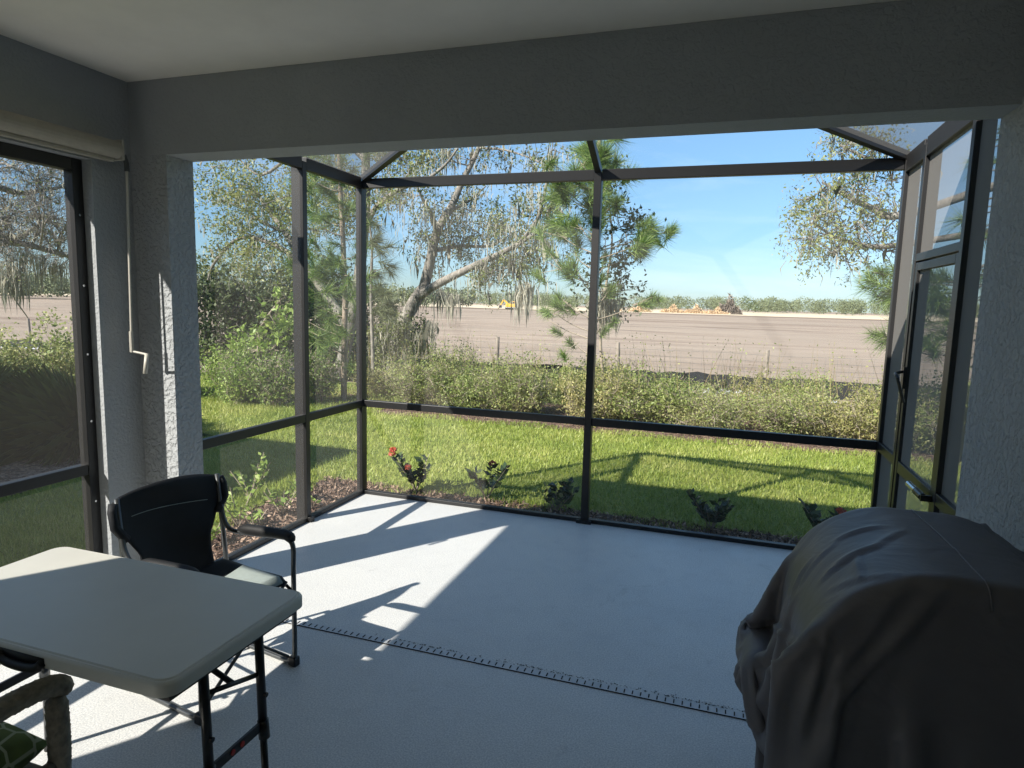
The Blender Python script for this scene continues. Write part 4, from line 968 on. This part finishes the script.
# --- small planting beside the deck
def ixora(x,y,label,ns,hh,flowers,seed,mat='ixora',sp=.16,lf=.085):
    rng=np.random.default_rng(seed); b=(x,y,GZ+.01); st=[];C=[];D=[];tip=[]
    for k in range(ns):
        a=rng.random()*2*PI; l=hh*(.6+.45*rng.random()); d=np.array([math.cos(a)*sp/.12*.42,math.sin(a)*sp/.12*.42,1]); d/=np.linalg.norm(d)
        P=[np.zeros(3),d*l*.5,d*l*[1.1,1.1,1]]; st.append((P,[.006,.005,.003])); tip.append(P[-1])
        m=int(l/.042)
        for j in range(1,m):
            p=d*l*(.25+.75*j/m)
            for q in (0,1): 
                b_=rng.random()*6; dd=np.array([math.cos(b_+PI*q),math.sin(b_+PI*q),.55]); C.append(p+dd*.032); D.append(dd)
    t=thing('bedding_plant',label,'plant',b,0,None)
    tubes(st,4).build('stems','twig',t)
    V,F=leafquads(rng,np.array(C),lf,.5,0,0,np.array(D)); mkmesh('leaves',V,F,mat,t)
    if flowers:
        for q in range(flowers):
            p=tip[q]; n=70; C=p+unit(rng.normal(size=(n,3)))*[.03,.03,.02]+[0,0,.012]; V,F=leafquads(rng,C,.022,.8); mkmesh('flower',V,F,'flower',t)
ixora(-2.72,5.42,'red-flowered bedding plant nearest the far left corner post',8,.42,3,1)
ixora(-2.0,5.42,'tall sparse bedding plant, second from the left along the deck edge',5,.46,1,2)
ixora(-1.32,5.36,'low spreading bedding plant just left of the middle post',9,.34,0,3,sp=.24)
ixora(-.02,5.38,'bushy bedding plant in the shade right of the middle post',11,.36,0,4)
ixora(.84,5.5,'bedding plant with a dark red bloom beside the grill cover',12,.36,1,5,sp=.18)
pl_=[(-3.45,3.6,.3),(-3.55,4.0,.42),(-3.42,4.35,.3),(-3.5,4.75,.3),(-3.95,4.6,.5),(-3.3,4.6,.18),(-3.62,3.1,.42),(-3.5,2.75,.4),(-3.4,4.0,.25),(-4.0,3.45,.45)]
lb=['small light green plant at the front of the left mulch bed','leafy light green plant in the middle of the left mulch bed','low light green plant beside the wide left post','light green plant near the corner post in the left bed','tallest light green plant, back edge of the left bed','tiny light green plant by the left bottom rail','light green shoot behind the camp chair back','light green shoot beside the left pier','short light green plant close to the left bottom rail','light green shoot outside the side window']
for i,((x,y,h_),l_) in enumerate(zip(pl_,lb)): ixora(x,y,l_,6,h_*.85,0,30+i,'lime_leaf',.16,.062)
# ================================================================ FAR FIELD
# wire fence and silt fence
fn=thing('field_fence','wire field fence on weathered wooden posts beyond the hedge','fence',(-3,23,float(gz(23))))
of=(-3,23,float(gz(23))); rng=np.random.default_rng(26)
def FP(u,v,Yf=23.0): return AT(u,v,Yf)
pxs=[]
for u,v in ((497,338),(619,345),(768,350)): pxs.append(FP(u,v)[0])
stp=[pxs[0]-4.1*k for k in range(6,0,-1)]+pxs+[pxs[2]+4.3*k for k in range(1,4)]
for x in stp:
    MB().tube([(x,23,-1.0),(x+rng.normal()*.03,23,.42+rng.normal()*.03)],[.075,.065],8).build('post','post',fn,of)
wr=MB()
for z in (-.75,-.55,-.38,-.2,0,.22): wr.tube([(x,23.0,z+rng.normal()*.015) for x in np.linspace(-32,17,30)],.006,3)
x=-20
while x<8: wr.tube([(x,23,-.8),(x,23,.22)],.004,3); x+=.35
wr.build('wire','wire',fn,of)
sf=thing('silt_fence','low black silt fence cloth running along the field edge','fence',(-3,21.6,-.95)); osf=(-3,21.6,-.95)
m=MB(); xs=np.linspace(-34,16,120); zt=[(-.40 if q>-16 else -.62)+rng.normal()*.03 for q in xs]; yy=[21.6+rng.normal()*.04 for _ in xs]
for k in range(119): m.quad((xs[k],yy[k],-1),(xs[k+1],yy[k+1],-1),(xs[k+1],yy[k+1],zt[k+1]),(xs[k],yy[k],zt[k]))
m.build('cloth','silt',sf,osf)
m=MB()
for k in range(0,120,6): m.box((xs[k]-.02,yy[k]+.01,-1),(xs[k]+.02,yy[k]+.05,zt[k]+.06))
m.build('stakes','post',sf,osf)
V=[];F=[]
for k in range(260):
    x=rng.choice([rng.uniform(-2.0,3.2),rng.uniform(-1,2),rng.uniform(-34,-22)]); y=rng.uniform(20.3,21.3); s=.05+.12*rng.random()**2; i=len(V)
    for p in ((1,0,0),(-1,0,0),(0,1,0),(0,-1,0),(0,0,1),(0,0,-1)): V.append((x+s*p[0]*rng.uniform(.8,1.6),y+s*p[1],-.93+s*p[2]*.7+.04))
    for f in ((0,2,4),(2,1,4),(1,3,4),(3,0,4),(2,0,5),(1,2,5),(3,1,5),(0,3,5)): F.append([i+j for j in f])
tagit(mkmesh('rubble','' or V,F,'rock'),'pale broken rubble lying in front of the silt fence','rubble',kind='stuff')
# far treeline
rng=np.random.default_rng(27); VF=[]; TV=MB()
for k in range(520):
    b=math.radians(rng.uniform(-82,42)); near=math.degrees(b)<-22 and rng.random()<.6
    R=rng.uniform(250,300) if near else rng.uniform(430,500)
    h=rng.uniform(6.5,9.5) if near else rng.uniform(8.5,12); w=h*rng.uniform(.35,.6)
    c=np.array([R*math.sin(b),R*math.cos(b),-.95])
    m=330; P=unit(rng.normal(size=(m,3)))*(.55+.45*rng.random((m,1)))*[w,w,h*.45]; P=P+c+[0,0,h*.52]; P[:,2]+=rng.normal(size=m)*.3
    VF.append(leafquads(rng,P,.75,.8))
V,F=merge(*VF); tagit(mkmesh('treeline',V,F,'far_leaf'),'distant wood along the horizon beyond the field','trees',kind='stuff')
# brush piles
rng=np.random.default_rng(28)
def pile(name,u0,u1,hpx,R,label,mat='brush',n=1500):
    p0=AT(u0,303,1);p1=AT(u1,303,1); 
    d0=ray(u0,310); d1=ray(u1,310); a=np.array([d0[0]/d0[1]*R,R]); b=np.array([d1[0]/d1[1]*R,R]); c=(a+b)/2; w=np.linalg.norm(b-a)/2; h=hpx*R/647*1.05
    n_=n; t=rng.random(n_)*2*PI; r=np.sqrt(rng.random(n_)); P=np.stack([np.cos(t)*r*w,np.sin(t)*r*w*.7,h*(1-r**2)*rng.random(n_)*(.75+.3*np.sin(np.cos(t)*r*7+1))],1)
    V,F=leafquads(rng,P,h*.35,.18); V[:,2]=np.maximum(V[:,2],-.1)
    o=mkmesh(name,V,F,mat); o.location=(c[0],c[1],-.9); return o
for args,lab in (((628,652,8,300),'pale tan brush pile, leftmost of the piles on the far field edge'),((660,685,8,305),'pale tan brush pile, second from the left on the field edge'),((684,708,8,300),'wide tan brush pile, third from the left on the field edge'),((704,730,6.5,296),'low brown brush pile next to the uprooted tree'),((597,622,7,310),'tan brush pile just right of the middle post')):
    tagit(pile('brush_pile',*args,label=lab),lab,'brush pile')
tagit(pile('uprooted_tree',716,742,18,303,'', 'brush_dark',900),'dark uprooted tree standing on end at the right end of the brush piles','uprooted tree')
# loader working at the left
c=AT(512,303,1); d=ray(512,308); R=235; ex=(d[0]/d[1]*R,R,-.9)
e=thing('excavator','small yellow excavator working on the far side of the field','excavator',ex)
MB().box((-2.3,-1.6,.1),(2.3,-.9,.9)).box((-2.3,.9,.1),(2.3,1.6,.9)).build('track','black',e,bevel=.2)
MB().box((-2.2,-1.3,.95),(1.6,1.3,2.2)).build('body','yellow',e,bevel=.1)
cb=MB().box((.1,-1.25,2.0),(1.5,.0,3.1)).build('cab','yellow',e,bevel=.08); MB().box((.3,-1.27,2.2),(1.3,-1.25,2.9)).build('window','glass',cb)
MB().bar((-1.2,.4,1.8),(-3.6,.4,3.6),.4,.5).bar((-3.6,.4,3.6),(-4.8,.4,1.6),.3,.4).build('boom','yellow',e)
MB().prism([(-5.3,.5),(-4.3,.6),(-4.5,1.6),(-5.1,1.5)],1,-.1,.9).build('bucket','black',e)
# ================================================================ LIGHT
w=bpy.data.worlds.new('World'); scene.world=w; w.use_nodes=True; nt=w.node_tree; bg=nt.nodes['Background']
sd=Vector((-.75,-1.09,1.0)).normalized(); el=math.asin(sd.z); rot=math.atan2(sd.x,sd.y)
sky=nt.nodes.new('ShaderNodeTexSky'); sky.sky_type='NISHITA'; sky.sun_disc=False; sky.sun_elevation=el; sky.sun_rotation=rot; sky.air_density=1.0; sky.dust_density=.2; sky.ozone_density=1.5
tc=nt.nodes.new('ShaderNodeTexCoord'); mp=nt.nodes.new('ShaderNodeMapping'); mp.inputs['Scale'].default_value=(1.2,1.2,6); mp.inputs['Rotation'].default_value=(0,.25,.4)
nz=nt.nodes.new('ShaderNodeTexNoise'); nz.inputs['Scale'].default_value=2.2; nz.inputs['Detail'].default_value=6; nz.inputs['Roughness'].default_value=.6; nz.inputs['Distortion'].default_value=.6
rp=nt.nodes.new('ShaderNodeValToRGB'); rp.color_ramp.elements[0].position=.5; rp.color_ramp.elements[1].position=.78; rp.color_ramp.elements[1].color=(.18,.18,.18,1)
mx=nt.nodes.new('ShaderNodeMix'); mx.data_type='RGBA'; mx.inputs[7].default_value=(8.5,9.0,9.6,1)
L=nt.links.new; L(tc.outputs['Generated'],mp.inputs[0]); L(mp.outputs[0],nz.inputs['Vector']); L(nz.outputs[0],rp.inputs[0]); L(rp.outputs[0],mx.inputs[0]); tn=nt.nodes.new('ShaderNodeMix'); tn.data_type='RGBA'; tn.blend_type='MULTIPLY'; tn.inputs[0].default_value=1; sx=nt.nodes.new('ShaderNodeSeparateXYZ'); L(tc.outputs['Generated'],sx.inputs[0]); gr=nt.nodes.new('ShaderNodeValToRGB'); gr.color_ramp.elements[0].position=0; gr.color_ramp.elements[0].color=(.40,.55,.78,1); gr.color_ramp.elements[1].position=.30; gr.color_ramp.elements[1].color=(.74,.94,1.0,1); L(sx.outputs[2],gr.inputs[0]); L(gr.outputs[0],tn.inputs[7]); L(sky.outputs[0],tn.inputs[6]); L(tn.outputs[2],mx.inputs[6]); L(mx.outputs[2],bg.inputs[0])
bg.inputs[1].default_value=.070
sl_=bpy.data.lights.new('sun','SUN'); sl_.energy=4.0; sl_.angle=math.radians(.53); sl_.color=(1,.94,.84)
so_=bpy.data.objects.new('sun',sl_); COL.objects.link(so_); so_.rotation_euler=sd.to_track_quat('Z','Y').to_euler()
scene.view_settings.view_transform='Standard'; scene.view_settings.look='None'; scene.view_settings.exposure=1.53; scene.view_settings.gamma=1
scene.render.engine='CYCLES'; scene.cycles.max_bounces=10; scene.cycles.transparent_max_bounces=24; scene.cycles.diffuse_bounces=5
